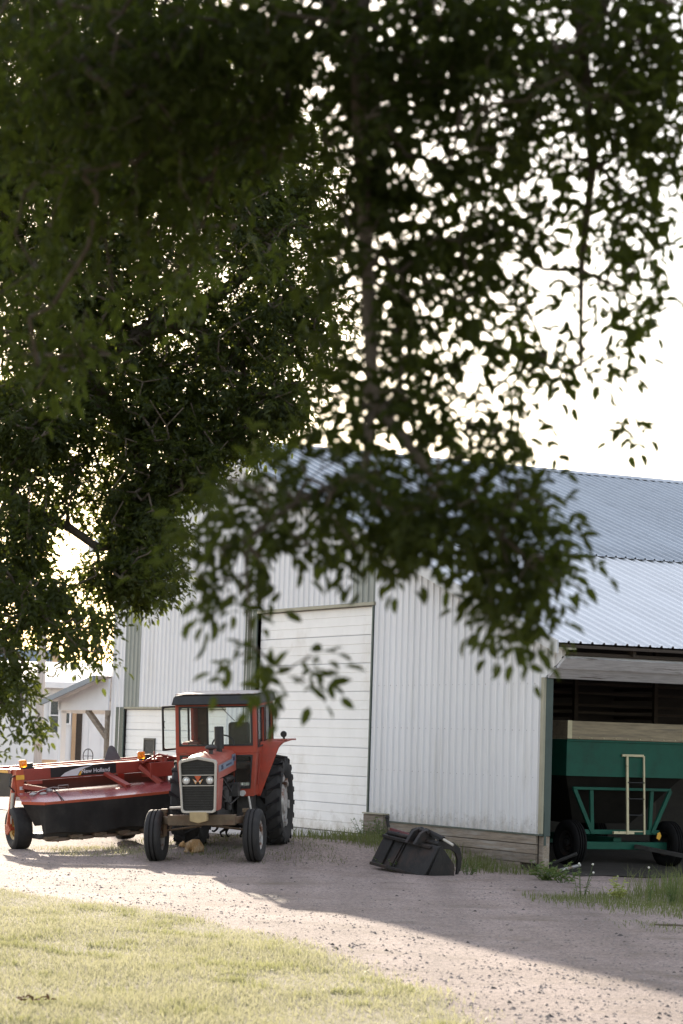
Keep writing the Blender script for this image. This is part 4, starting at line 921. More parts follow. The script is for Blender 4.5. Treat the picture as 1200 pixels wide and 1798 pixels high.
def tine(x):
    c = [(.22, .50), (.45, .50), (.62, .48), (.74, .41), (.80, .28), (.80, .12), (.77, -.0)]; wd = [.07, .065, .06, .058, .05, .038, .012]
    up = []; dn = []
    for i, ((y, z), w_) in enumerate(zip(c, wd)):
        a = Vector(c[min(i+1, 6)]) - Vector(c[max(i-1, 0)]); a.normalize(); nn = Vector((-a.y, a.x)); up.append((y + nn.x*w_, z + nn.y*w_)); dn.append((y - nn.x*w_, z - nn.y*w_))
    n = 7; m = MB(); vs = [(x, y, z) for y, z in up] + [(x, y, z) for y, z in dn] + [(x + .04, y, z) for y, z in up] + [(x + .04, y, z) for y, z in dn]
    fs = []
    for i in range(n-1):
        fs += [(i, i+1, n+i+1, n+i), (2*n+i, 3*n+i, 3*n+i+1, 2*n+i+1), (i, 2*n+i, 2*n+i+1, i+1), (n+i, n+i+1, 3*n+i+1, 3*n+i)]
    fs += [(0, n, 3*n, 2*n), (n-1, 3*n-1, 4*n-1, 2*n-1)]
    m.add(vs, fs); m.build('tine', M['iron'], gb, bevel=.005)
tine(1.2); tine(.3)

# ------------------------------------------------------------------ grain wagon in the lean-to
wp = bw(2.31, 1.0)
wg = empty('grain_wagon', (wp.x, wp.y, gzf(wp.x, wp.y)), (0, 0, BA), 'green hopper wagon with wooden sideboards and cream ladder under the lean-to', 'wagon')
HW, LW = 1.235, 3.2
M['chute'] = pmat('chute_shade_black', (.018, .016, .013), .8, 0, .3, 3, spec=.2)  # near-black colour on the slopes stands in for shade under the box
m = MB()
for (x0, x1, y0, y1) in ((-HW, HW, 0, .03), (-HW, HW, LW - .03, LW), (-HW, -HW + .03, .031, LW - .031), (HW - .03, HW, .031, LW - .031)): m.box((x0, y0, 1.55), (x1, y1, 2.17))
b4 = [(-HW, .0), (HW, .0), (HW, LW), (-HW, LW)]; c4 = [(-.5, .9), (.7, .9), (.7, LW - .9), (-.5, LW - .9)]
box = m.build('hopper_box', M['wgreen'], wg, smooth=0)
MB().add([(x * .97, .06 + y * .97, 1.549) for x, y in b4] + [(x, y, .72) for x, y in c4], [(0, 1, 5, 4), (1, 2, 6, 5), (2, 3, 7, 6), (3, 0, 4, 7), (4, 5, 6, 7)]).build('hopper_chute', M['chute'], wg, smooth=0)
MB().box((-HW - .01, -.025, 2.14), (HW + .01, .0, 2.175)).build('top_rail', M['wgreen'], wg, bevel=.004)
for (a, b, nm) in (((-HW, -.022, 2.18), (HW, .016, 2.49), 0), ((-HW, LW - .02, 2.18), (HW, LW + .02, 2.49), 0), ((-HW, .017, 2.18), (-HW + .04, LW - .021, 2.49), 0), ((HW - .04, .017, 2.18), (HW, LW - .021, 2.49), 0)):
    MB().box(a, b).build('sideboard', M['wboard'], wg, bevel=.006)
for s in (-1, 1): MB().box((s*(HW - .035) - .045, -.03, 2.185), (s*(HW - .035) + .045, -.023, 2.495)).build('corner_bracket', M['cream'], wg, bevel=.002)
for k in range(9): MB().sphere((-1.0 + k*.25, -.026, 2.205), .012, 8, 5).build('bolt', M['cream'], wg)
fr = MB(); fr.bar((-1.02, .12, 1.34), (1.02, .12, 1.34), .05, .05); fr.bar((-.78, .12, .60), (.78, .12, .60), .05, .08); fr.build('end_frame_rails', M['wgreen'], wg, bevel=.006)
for s in (-1, 1):
    MB().bar((s*1.0, .10, 1.33), (s*.62, .10, .58), .07, .05, (0, 1, 0)).build('frame_brace', M['wgreen'], wg, bevel=.005)
    MB().bar((s*.63, .14, 1.33), (s*.60, .14, .62), .07, .05, (0, 1, 0)).build('frame_upright', M['wgreen'], wg, bevel=.005)
ld = MB(); ld.bar((-.02, -.10, .57), (-.02, -.04, 1.93), .045, .03, (0, 1, 0)); ld.bar((.33, -.10, .57), (.33, -.04, 1.92), .032, .025, (0, 1, 0)); ld = ld.build('ladder', M['cream'], wg, bevel=.004)
m = MB(); m.bar((-.12, -.03, 1.925), (.33, -.03, 1.925), .03, .04); m.build('ladder_top', M['cream'], ld, bevel=.003)
for z in (.62, .9, 1.18, 1.46): MB().tube([(-.02, -.08, z), (.33, -.08, z)], .010, 8).build('rung', M['black'] if z > .7 else M['cream'], ld)
m = MB(); m.box((-.30, -.10, .575), (.12, -.05, .62)); m.build('ladder_foot', M['cream'], ld)
MB().box((-.95, .1, .30), (.95, .24, .43)).build('front_axle', M['wgreen'], wg, bevel=.008)
MB().box((-.08, .24, .38), (.08, LW - .4, .5)).build('reach_pole', M['wgreen'], wg)
MB().box((-.95, LW - .7, .30), (.95, LW - .56, .43)).build('rear_axle', M['wgreen'], wg)
MB().bar((.25, .05, .36), (.95, -1.45, .16), .09, .07).build('tongue', M['dgrey'], wg, bevel=.006)
MB().prism([(.70, .50), (.76, .47), (.80, .54), (.77, .61), (.72, .59)], 'y', .06, .075).build('yellow_reflector', M['yellow'], wg)
for s in (-1, 1):
    for y in (.17, LW - .63):
        w = rim_mesh(.21, .24, .03, s, .06, 24).build('wheel', M['iron'], wg, loc=(s*1.02, y, .40)); tyre_mesh(.40, .25, .21, 36, ribs=4).build('tyre', M['shaded_tyre'], w)

# stored boards and junk in the lean-to
def barn_thing(name, mbuild, mat, s, t, z, label, cat, rot=0, group=None, bevel=.004):
    p = bw(s, t, z); o = mbuild.build(name, mat, bevel=bevel); o.location = p; o.rotation_euler = (0, 0, BA + rot); return tag(o, label, cat, group)
for i, (z, s0, s1, t_, nm) in enumerate(((2.72, 1.6, 6.5, 4.3, 'lowest'), (2.86, 1.2, 6.0, 4.45, 'second'), (3.08, 2.1, 7.0, 4.2, 'third'), (3.26, 1.0, 6.2, 4.4, 'topmost'))):
    barn_thing('stored_board', MB().box((0, -.1, 0), (s1 - s0, .1, .045)), M['darkwood'], s0, t_, z, nm + ' of the brown boards racked overhead behind the wagon', 'board', group='boards racked in the lean-to')
rk = empty('lumber_rack', bw(0, 0), (0, 0, BA), 'dark timber rack holding boards high in the lean-to', 'rack')
for s in (1.5, 3.2, 5.0):
    MB().box((s - .04, 4.0, .0), (s + .04, 4.08, 4.6)).build('upright', M['darkwood'], rk)
    for z in (2.68, 2.82, 3.04, 3.22): MB().bar((s, 4.09, z), (s, 5.38, z), .06, .07).build('arm', M['darkwood'], rk)
for i, (a, b, r_, nm, mt) in enumerate((((.35, .5, .02), (.75, 1.1, .75), .02, 'thin grey pipe leaning in the lean-to beside the corner post', 'rim_grey'),
                             ((.3, .05, .03), (.9, .25, .12), .028, 'short grey pipe lying on the ground inside the corner post', 'rim_grey'),
                             ((.5, .9, .02), (1.0, .5, .30), .03, 'dark iron bar tilted on junk left of the wagon wheel', 'dgrey'))):
    o = MB().tube([a, b], r_, 8).build('metal_pipe', M[mt]); o.location = bw(0, 0, 0); o.rotation_euler = (0, 0, BA); tag(o, nm, 'pipe')
o = MB().box((-.03, -.04, 0), (.03, .04, .5)).build('red_jack_handle', M['red'], bevel=.01); o.location = bw(1.6, 3.9, 2.73 - .27); o.rotation_euler = (0, 0, BA); bpy.data.objects.remove(o)
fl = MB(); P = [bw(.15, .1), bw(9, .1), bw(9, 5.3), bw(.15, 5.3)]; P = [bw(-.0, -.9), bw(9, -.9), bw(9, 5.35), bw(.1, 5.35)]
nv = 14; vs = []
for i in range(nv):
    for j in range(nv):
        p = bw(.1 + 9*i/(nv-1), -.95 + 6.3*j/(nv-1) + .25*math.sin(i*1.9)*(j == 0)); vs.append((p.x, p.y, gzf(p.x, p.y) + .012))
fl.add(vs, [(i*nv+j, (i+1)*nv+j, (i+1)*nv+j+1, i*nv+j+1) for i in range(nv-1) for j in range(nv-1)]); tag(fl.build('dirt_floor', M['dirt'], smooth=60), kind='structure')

# ------------------------------------------------------------------ the two cats
def fused(name, mb, mat, vox=.008, it=6):
    o = mb.build(name, mat, smooth=0); r_ = o.modifiers.new('r', 'REMESH'); r_.mode = 'VOXEL'; r_.voxel_size = vox; r_.use_smooth_shade = True
    s_ = o.modifiers.new('s', 'SMOOTH'); s_.iterations = it; s_.factor = .5
    dg = bpy.context.evaluated_depsgraph_get(); me = bpy.data.meshes.new_from_object(o.evaluated_get(dg)); old = o.data; o.modifiers.clear(); o.data = me; bpy.data.meshes.remove(old)
    me.polygons.foreach_set('use_smooth', [True]*len(me.polygons)); return o
M['ginger'] = pmat('ginger_fur', (.42, .25, .11), .9, 0, .25, 18, .5, 120, col2=(.62, .50, .36), c2scale=7, c2lo=.5, c2hi=.7, stretch=(3, 1, 1))
M['blackfur'] = pmat('black_fur', (.012, .011, .010), .8, 0, .3, 18, .4, 120)
M['whitefur'] = pmat('white_fur', (.5, .47, .43), .9, 0, .1, 18, .4, 120)
p = gnd(338, 1500, .10); p.z = gzf(p.x, p.y)
m = MB()      # crouched, facing left (-x)
m.tube([(.13, 0, .09), (.08, 0, .125), (0, 0, .125), (-.08, 0, .105), (-.13, 0, .11)], [.075, .108, .10, .075, .05], 14); m.sphere((.10, 0, .085), (.10, .10, .085)); 
for s in (-1, 1):
    m.sphere((.06, s*.075, .075), (.085, .045, .075)); m.tube([(.05, s*.08, .03), (-.04, s*.085, .018)], [.03, .022], 8)
    m.tube([(-.08, s*.04, .10), (-.10, s*.04, .05), (-.105, s*.042, .015)], [.035, .024, .018], 8); m.sphere((-.12, s*.042, .016), (.028, .02, .016))
m.sphere((-.175, 0, .13), (.055, .05, .047)); m.sphere((-.222, 0, .115), (.022, .026, .02))
for s in (-1, 1): m.tube([(-.165, s*.03, .165), (-.16, s*.038, .205)], [.022, .003], 8)
m.tube([(.17, 0, .04), (.2, .06, .025), (.16, .13, .02), (.06, .16, .02)], [.024, .02, .018, .012], 8)
c1 = fused('cat', m, M['ginger']); c1.location = p; c1.rotation_euler = (0, 0, R(18)); tag(c1, 'ginger cat crouched in front of the tractor rear tyre', 'cat')
m = MB()
for s in (-1, 1): m.sphere((-.208, s*.022, .14), .0075, 8, 6)
m.build('eyes', M['blackfur'], c1)
MB().sphere((-.243, 0, .12), (.006, .009, .006), 8, 6).build('nose', M['iron_red'], c1)
p = gnd(412, 1484, .17); p.z = gzf(p.x, p.y)
m = MB()      # walking right (+x), tail hooked at the left
m.tube([(-.20, 0, .255), (-.12, 0, .26), (0, 0, .25), (.12, 0, .255), (.2, 0, .27), (.26, 0, .30)], [.055, .075, .08, .078, .06, .05], 14)
m.sphere((.33, 0, .325), (.055, .05, .047)); m.sphere((.378, 0, .312), (.022, .025, .02))
for s in (-1, 1): m.tube([(.32, s*.03, .36), (.315, s*.038, .40)], [.022, .003], 8)
for x, s, dx in ((.15, -1, .06), (.15, 1, -.05)): m.tube([(x, s*.04, .24), (x + dx*.2, s*.042, .12), (x + dx, s*.042, .015)], [.042, .026, .017], 8); m.sphere((x + dx + .015, s*.042, .016), (.028, .02, .016))
for x, s, dx in ((-.17, -1, -.07), (-.17, 1, .05)):
    m.tube([(x, s*.045, .24), (x + dx*.3 + .03, s*.047, .16), (x + dx - .03, s*.045, .09), (x + dx, s*.045, .015)], [.06, .036, .022, .017], 8); m.sphere((x + dx + .015, s*.045, .016), (.028, .02, .016))
m.tube([(-.24, 0, .27), (-.29, 0, .22), (-.33, 0, .14), (-.37, 0, .105), (-.42, 0, .115)], [.03, .025, .022, .021, .016], 8)
c2 = fused('cat', m, M['blackfur']); c2.location = p; c2.rotation_euler = (0, 0, R(12)); tag(c2, 'black cat with hooked tail walking behind the tractor axle', 'cat')
m = MB(); 
for s in (-1, 1): m.sphere((.362, s*.022, .335), .007, 8, 6)
m.build('eyes', M['gold'], c2)

# ------------------------------------------------------------------ porch, house and yard behind on the left
po = empty('porch', bw(0, TLEFT), (0, 0, BA), 'open porch with pale metal roof and brown braced post at the shed corner', 'porch')
zr = lambda t: 3.42 - .165 * t
for k in range(8):
    x0 = -.45 + k*.914; m = MB(); prof = [(0, 0), (.18, 0), (.2, .025), (.22, .025), (.24, 0), (.41, 0), (.43, .025), (.45, .025), (.47, 0), (.64, 0), (.66, .025), (.68, .025), (.7, 0), (.915, 0)]
    vs = []
    for u_, dp in prof: vs += [(x0 + u_, .02, zr(0) + dp), (x0 + u_, 3.55, zr(3.55) + dp)]
    m.add(vs, [(2*i, 2*i+1, 2*i+3, 2*i+2) for i in range(len(prof)-1)]); m.build('roof_sheet', M['house_roof'], po, smooth=0)
m = MB(); m.hexa([(-.5, .02, zr(0) - .12), (-.46, .02, zr(0) - .12), (-.46, 3.5, zr(3.5) - .12), (-.5, 3.5, zr(3.5) - .12), (-.5, .02, zr(0) + .01), (-.46, .02, zr(0) + .01), (-.46, 3.5, zr(3.5) + .01), (-.5, 3.5, zr(3.5) + .01)]); m.build('rake_trim', M['slate'], po)
m = MB(); m.prism([(.02, 2.62), (3.3, 2.62), (3.3, zr(3.3) - .05), (.02, zr(0) - .05)], 'x', -.1, -.06); m.build('gable_board', M['white_paint'], po)
MB().box((-.08, .10, .0), (.06, .24, 2.62)).build('post', M['plank'], po, bevel=.01); MB().bar((-.0, .2, 1.95), (-.0, 1.55, 2.62), .12, .1, (1, 0, 0)).build('brace', M['plank'], po)
MB().box((-.08, 3.1, .0), (.06, 3.24, 2.62)).build('post', M['white_paint'], po, bevel=.01); MB().box((-.08, .0, 2.5), (7, .1, 2.62)).build('ledger', M['plank'], po)
MB().box((-.1, 3.1, 2.55), (7, 3.22, zr(3.2) - .02)).build('eave_beam', M['white_paint'], po)

def house(name, px, Y, w, d, h, rot, label, roofmat, rise=1.6):
    p = at(px, 1290, Y); z = gzf(p.x, p.y); e = empty(name, (p.x, p.y, z), (0, 0, R(rot)), label, 'building')
    MB().box((-w/2, 0, -.3), (w/2, d, h)).build('wall', M['white_paint'], e)
    for k in range(int(w / .4)): MB().box((-w/2 + k*.4, -.03, 0), (-w/2 + k*.4 + .05, -.002, h - .05)).build('batten', M['white_paint'], e)
    r_ = MB().prism([(-.4, h - .12), (d/2, h + rise), (d + .4, h - .12), (d + .4, h), (d/2, h + rise + .12), (-.4, h)], 'x', -w/2 - .4, w/2 + .4).build('roof', roofmat, e)
    MB().box((-w/2 - .4, -.44, h - .16), (w/2 + .4, -.405, h + .02)).build('fascia', M['white_paint'], e); return e, r_
h1, hr = house('white_house', 20, 88, 8.6, 7, 2.75, 8, 'white board-sided house with pale roof beyond the porch', M['house_roof'], 1.0)
m = MB().lathe([(2.9, .1), (4.9, .1), (4.9, .15), (5.05, .15), (5.06, .001)], (1.5, 1.6, 0), 'z', 14).build('chimney_pipe', M['plywood'], hr)
for x in (1.2, 2.0, 2.75):
    f = MB().panel(x - .36, x + .36, .75, 2.25, x - .28, x + .28, .84, 2.16, .01, -.07, -.035).build('window', M['white_paint'], h1); MB().box((x - .29, -.028, .82), (x + .29, -.022, 2.17)).build('pane', M['glass2'], f); MB().box((x - .28, -.06, 1.47), (x + .28, -.03, 1.53)).build('sash', M['white_paint'], f)
dd = MB().box((3.3, -.05, .0), (4.0, -.035, 2.1)).build('door', M['darkwood'], h1); MB().sphere((3.4, -.08, 1.0), .03, 8, 6).build('handle', M['chrome'], dd)
h2, hr2 = house('grey_roofed_house', -140, 130, 12, 9, 3.6, -5, 'far house with blue-grey roof at the left edge behind leaves', M['slate'], 2.6)
for x in (2.0, 4.2):
    f = MB().panel(x - .5, x + .5, 1.0, 2.5, x - .4, x + .4, 1.1, 2.4, .01, -.07, -.035).build('window', M['white_paint'], h2); MB().box((x - .41, -.028, 1.09), (x + .41, -.022, 2.41)).build('pane', M['glass2'], f)
h3, hr3 = house('back_shed', 128, 76, 4.6, 5, 3.3, 10, 'white shed wall seen through the porch beside the grill', M['house_roof'], .6)
MB().box((.10, -.06, .0), (.28, -.035, 2.65)).build('door', M['darkwood'], h3); MB().box((-.04, -.08, .0), (.09, -.035, 2.7)).build('door_post', M['plywood'], h3)
for x, w_, z0, z1 in ((-.60, .17, 1.7, 2.85), (-.22, .14, 2.0, 2.8)):
    f = MB().panel(x - w_, x + w_, z0, z1, x - w_ + .05, x + w_ - .05, z0 + .06, z1 - .06, .01, -.08, -.035).build('window', M['white_paint'], h3); MB().box((x - w_ + .04, -.05, z0 + .05), (x + w_ - .04, -.045, z1 - .05)).build('pane', M['glass2'], f); MB().box((x - w_ + .05, -.075, (z0 + z1)/2), (x + w_ - .05, -.051, (z0 + z1)/2 + .04)).build('sash', M['white_paint'], f)
# utility pole and leaning boards
def stand(name, px, Y, mb, mat, label, cat, rz=0, tilt=0, bevel=0, py=1350):
    p = at(px, py, Y); o = mb.build(name, mat, bevel=bevel); o.location = (p.x, p.y, gzf(p.x, p.y)); o.rotation_euler = (R(tilt), 0, R(rz)); return tag(o, label, cat)
up_ = empty('utility_pole', (0, 0, 0), (0, 0, 0), 'grey square yard pole standing left of the porch', 'pole'); p = at(66, 1350, 64); up_.location = (p.x, p.y, gzf(p.x, p.y))
MB().box((-.10, -.10, -.3), (.10, .10, 5.6)).build('shaft', M['pole'], up_, bevel=.015); MB().box((-.5, -.14, 5.2), (.5, -.10, 5.32)).build('cross_arm', M['pole'], up_); MB().box((-.12, -.16, 1.4), (.12, -.10, 1.75)).build('meter_box', M['rim_grey'], up_)
stand('plywood_sheet', 87, 63, MB().box((-.2, -.01, 0), (.2, .01, 1.05)), M['plywood'], 'brown plywood strip upright between two pale boards', 'board')
stand('pale_board', 119, 62.6, MB().box((-.29, -.015, 0), (.29, .015, 1.05)), M['pale_board'], 'tall pale board upright before the porch, beside the grill', 'board')
stand('pale_board', 75, 62.2, MB().box((-.18, -.015, 0), (.18, .015, .75)), M['pale_board'], 'short pale board upright beside the yard pole', 'board')
p = at(154, 1350, 65); gr = empty('barbecue_grill', (p.x, p.y, gzf(p.x, p.y)), (0, 0, R(10)), 'dark barbecue grill on crossed legs under the porch', 'grill')
m = MB(); m.box((-.21, -.18, .72), (.21, .18, .95)); m.build('firebox', M['iron'], gr, bevel=.03)
m = MB()
for y in (-.15, .15): m.bar((-.18, y, 0), (.18, y, .72), .03); m.bar((.18, y, 0), (-.18, y, .72), .03); m.bar((-.19, y, 0), (-.19, y, .72), .03); m.bar((.19, y, 0), (.19, y, .72), .03)
m.build('legs', M['iron'], gr)
m = MB(); m.tube([(.0 + .13*math.cos(a), 0, 1.16 + .19*math.sin(a)) for a in np.linspace(0, 6.2832, 25)], .012, 6, cap=False); m.tube([(0, 0, .95), (0, 0, 1.35)], .01, 6); m.tube([(-.13, 0, 1.16), (.13, 0, 1.16)], .008, 6); m.sphere((0, 0, 1.0), .05)
m.build('round_lid_frame', M['iron'], gr)

# ------------------------------------------------------------------ leaves and trees
LEAF = np.array([(0, 0, 0), (.28, .42, .10), (.66, .36, .10), (1, 0, -.06), (.66, -.36, .10), (.28, -.42, .10)])   # along, across (of width), up
def leaf_verts(B, D, N, L, Wd):
    """base, direction, rough normal, length, width -> (n*6,3)"""
    D = D / np.linalg.norm(D, axis=1, keepdims=True); S = np.cross(N, D); S /= np.linalg.norm(S, axis=1, keepdims=True) + 1e-9; U = np.cross(D, S)
    V = B[:, None] + LEAF[None, :, 0:1] * (D * L[:, None])[:, None] + LEAF[None, :, 1:2] * (S * Wd[:, None])[:, None] + LEAF[None, :, 2:3] * (U * L[:, None])[:, None]
    return V.reshape(-1, 3)
def leaf_faces(n):
    b = (np.arange(n) * 6)[:, None]; return np.concatenate([b + np.array([0, 3, 2, 1]), b + np.array([0, 5, 4, 3])])
def compound(tips, dirs, rs, per, lr, ll, nl=3, droop=.7):
    """tips (n,3): `per` compound leaves at each, each with 2*nl+1 leaflets"""
    n = len(tips) * per; T = np.repeat(tips, per, 0) + rs.normal(0, .03, (n, 3)); D0 = np.repeat(dirs, per, 0)
    D = D0 * .6 + rs.normal(0, .75, (n, 3)); D[:, 2] -= droop * rs.uniform(.2, 1.2, n); D /= np.linalg.norm(D, axis=1, keepdims=True)
    LR = lr * rs.uniform(.7, 1.25, n); UP = np.array([0, 0, 1.0]) + rs.normal(0, .5, (n, 3))
    S = np.cross(D, UP); S /= np.linalg.norm(S, axis=1, keepdims=True) + 1e-9; Nn = np.cross(S, D)
    Bs, Ds, Ns, Ls = [], [], [], []
    for k in range(nl):
        f = (.35 + .6 * k / nl)
        for sg in (-1, 1):
            B = T + D * (LR * f)[:, None]; B[:, 2] -= .06 * f * f * LR / lr * lr * 5
            dd = D * .62 + S * sg * .8 + rs.normal(0, .22, (n, 3)); dd[:, 2] -= .25
            Bs.append(B); Ds.append(dd); Ns.append(Nn + rs.normal(0, .35, (n, 3))); Ls.append(ll * rs.uniform(.5, 1.3, n))
    B = T + D * LR[:, None]; B[:, 2] -= .06 * lr * 5; Bs.append(B); Ds.append(D + rs.normal(0, .2, (n, 3)) - np.array([0, 0, .3])); Ns.append(Nn); Ls.append(ll * rs.uniform(.85, 1.3, n))
    B = np.concatenate(Bs); L = np.concatenate(Ls)
    return B, np.concatenate(Ds), np.concatenate(Ns), L, L * rs.uniform(.38, .58, len(L))
def tube_edges(A, Bp, ra, rb, n=5):
    D = Bp - A; D /= np.linalg.norm(D, axis=1, keepdims=True) + 1e-9
    ref = np.where(np.abs(D[:, 2:3]) > .9, np.array([[1., 0, 0]]), np.array([[0, 0, 1.]])); X = np.cross(D, ref); X /= np.linalg.norm(X, axis=1, keepdims=True); Yv = np.cross(D, X)
    a = 2 * np.pi * np.arange(n) / n; ring = np.cos(a)[None, :, None] * X[:, None] + np.sin(a)[None, :, None] * Yv[:, None]
    V = np.concatenate([A[:, None] + ring * ra[:, None, None], Bp[:, None] + ring * rb[:, None, None]], 1).reshape(-1, 3)
    m = len(A); b = (np.arange(m) * 2 * n)[:, None]; F = []
    for j in range(n): F.append(b + np.array([j, (j + 1) % n, n + (j + 1) % n, n + j]))
    return V, np.concatenate(F)
def grow(trunk, limbs, targets, rs, r_tip, rmax, step=.35, expo=.46, bias=.25):
    """trunk: polyline; limbs: polylines, each starts near an existing node; targets join the nearest node"""
    P = [np.array(trunk[0], float)]; par = [-1]; dist = [0.0]
    def addn(p, q):
        P.append(np.array(p, float)); par.append(q); dist.append(dist[q] + np.linalg.norm(P[-1] - P[q])); return len(P) - 1
    last = 0
    for p in trunk[1:]: last = addn(p, last)
    for lb in limbs:
        a = np.array(P); q = int(np.argmin(np.linalg.norm(a - np.array(lb[0]), axis=1)))
        for p0, p1 in zip([P[q]] + [np.array(x, float) for x in lb[1:-1]], lb[1:]):
            L = np.linalg.norm(np.array(p1) - p0); k = max(1, int(L / step))
            for i in range(1, k + 1):
                w = rs.normal(0, .03, 3) if i < k else 0; q = addn(p0 + (np.array(p1) - p0) * i / k + w, q)
    T = np.array(targets); root = np.array(trunk[-1]); base = np.array(P)
    d0 = np.array([np.min(np.linalg.norm(base - t, axis=1)) for t in T]); order = np.argsort(d0)
    buf = np.zeros((len(P) + len(T) * 14 + 10, 3)); dbuf = np.zeros(len(buf)); c = len(P); buf[:c] = base; dbuf[:c] = dist
    leafnode = np.zeros(len(T), int); tdir = np.zeros((len(T), 3))
    for i in order:
        t = T[i]; dd = np.linalg.norm(buf[:c] - t, axis=1); q = int(np.argmin(dd + bias * np.minimum(dbuf[:c], 6) * .25))
        p0 = buf[q].copy(); L = dd[q]; k = int(min(8, max(1, round(L / (step * .7))))); side = rs.normal(0, .08 * L, 3)
        for s in range(1, k + 1):
            f = s / k; p = p0 + (t - p0) * f + (side + np.array([0, 0, .10 * L])) * math.sin(math.pi * f) * (s < k)
            q2 = len(P); P.append(p); par.append(q); buf[c] = p; dbuf[c] = dbuf[q] + L / k; c += 1; q = q2
        leafnode[i] = q; tdir[i] = P[q] - P[par[q]]
    P = np.array(P); par = np.array(par); cnt = np.zeros(len(P)); cnt[leafnode] += 1
    for i in range(len(P) - 1, 0, -1): cnt[par[i]] += cnt[i]
    r = np.minimum(rmax, r_tip * np.maximum(cnt, 1) ** expo)
    tdir /= np.linalg.norm(tdir, axis=1, keepdims=True) + 1e-9
    return P, par, r, tdir
def ell(rs, px, py, rx, ry, Y, dY, n):
    """n points in an ellipsoid of foliage whose middle is at photo position (px, py), Y metres out"""
    u = rs.normal(size=(n, 3)); u /= np.linalg.norm(u, axis=1, keepdims=True); u *= rs.uniform(size=(n, 1)) ** (1 / 2.2)
    c = np.array(at(px, py, Y)); k = Y / FPX; return c + u * np.array([rx * k, dY, ry * k])
def od_n(rx, ry, Y, od, per, nl, ll):
    a = (ll * FPX / Y) ** 2 * .44 * .62 * .6 * per * (2 * nl + 1); return max(2, int(round(od * math.pi * rx * ry / a)))
def make_tree(name, label, trunk, limbs, targets, seed, r_tip, rmax, per, lr, ll, nl, mat, droop=.7, singles=0, r0=None):
    rs = np.random.RandomState(seed); P, par, r, td = grow(trunk, limbs, targets, rs, r_tip, rmax)
    e = empty(name, trunk[0], (0, 0, 0), label, 'tree'); o0 = np.array(trunk[0])
    nt_ = len(trunk); i = np.arange(1, len(P)); tr_ = i < nt_
    tm = MB(); tp = [Vector(p) - Vector(trunk[0]) for p in trunk]; rr_ = [rmax * (1.25 if k == 0 else 1 - .45 * k / (nt_ - 1)) for k in range(nt_)]
    tm.tube(tp, rr_, 14); tm.build('trunk', M['bark'], e, smooth=60)
    i = i[~tr_]; V, F = tube_edges(P[par[i]] - o0, P[i] - o0, np.minimum(r[par[i]], r[i] * 1.35), r[i], 6); tag(np_mesh('branches', V, F, M['bark'], e, smooth=True), kind='stuff')
    B, D, Nn, L, Wd = compound(np.array(targets), td, rs, per, lr, ll, nl, droop)
    keep = np.ones(len(B), bool)
    if singles:
        dpt = B[:, 1] * math.cos(PITCH) + (B[:, 2] - HC) * math.sin(PITCH); ok = (np.abs(B[:, 0] / B[:, 1]) < .138) & (B[:, 1] > 3) & ((B[:, 2] - HC) / B[:, 1] < .30) & ((B[:, 2] - HC) / B[:, 1] > -.1)
        idx = np.where(ok)[0]; idx = idx[np.argsort(-(L / dpt)[idx])][:singles]; keep[idx] = False
        lm = bpy.data.meshes.new('leaf'); vv = LEAF.copy(); vv[:, 1] *= .44; lm.from_pydata([tuple(v) for v in vv], [], [(0, 3, 2, 1), (0, 5, 4, 3)]); lm.materials.append(mat)
        for q in idx:
            d = Vector(D[q]).normalized(); s_ = Vector(Nn[q]).cross(d).normalized(); u_ = d.cross(s_); lo_ = link(bpy.data.objects.new('leaf', lm), e); k_ = float(L[q]); b_ = B[q] - o0
            lo_.matrix_local = Matrix(((d.x*k_, s_.x*k_, u_.x*k_, b_[0]), (d.y*k_, s_.y*k_, u_.y*k_, b_[1]), (d.z*k_, s_.z*k_, u_.z*k_, b_[2]), (0, 0, 0, 1)))
    V = leaf_verts(B[keep] - o0, D[keep], Nn[keep], L[keep], Wd[keep]); tag(np_mesh('crown', V, leaf_faces(int(keep.sum())), mat, e), kind='stuff')
    return e
A_ = lambda px, py, Y: tuple(at(px, py, Y))

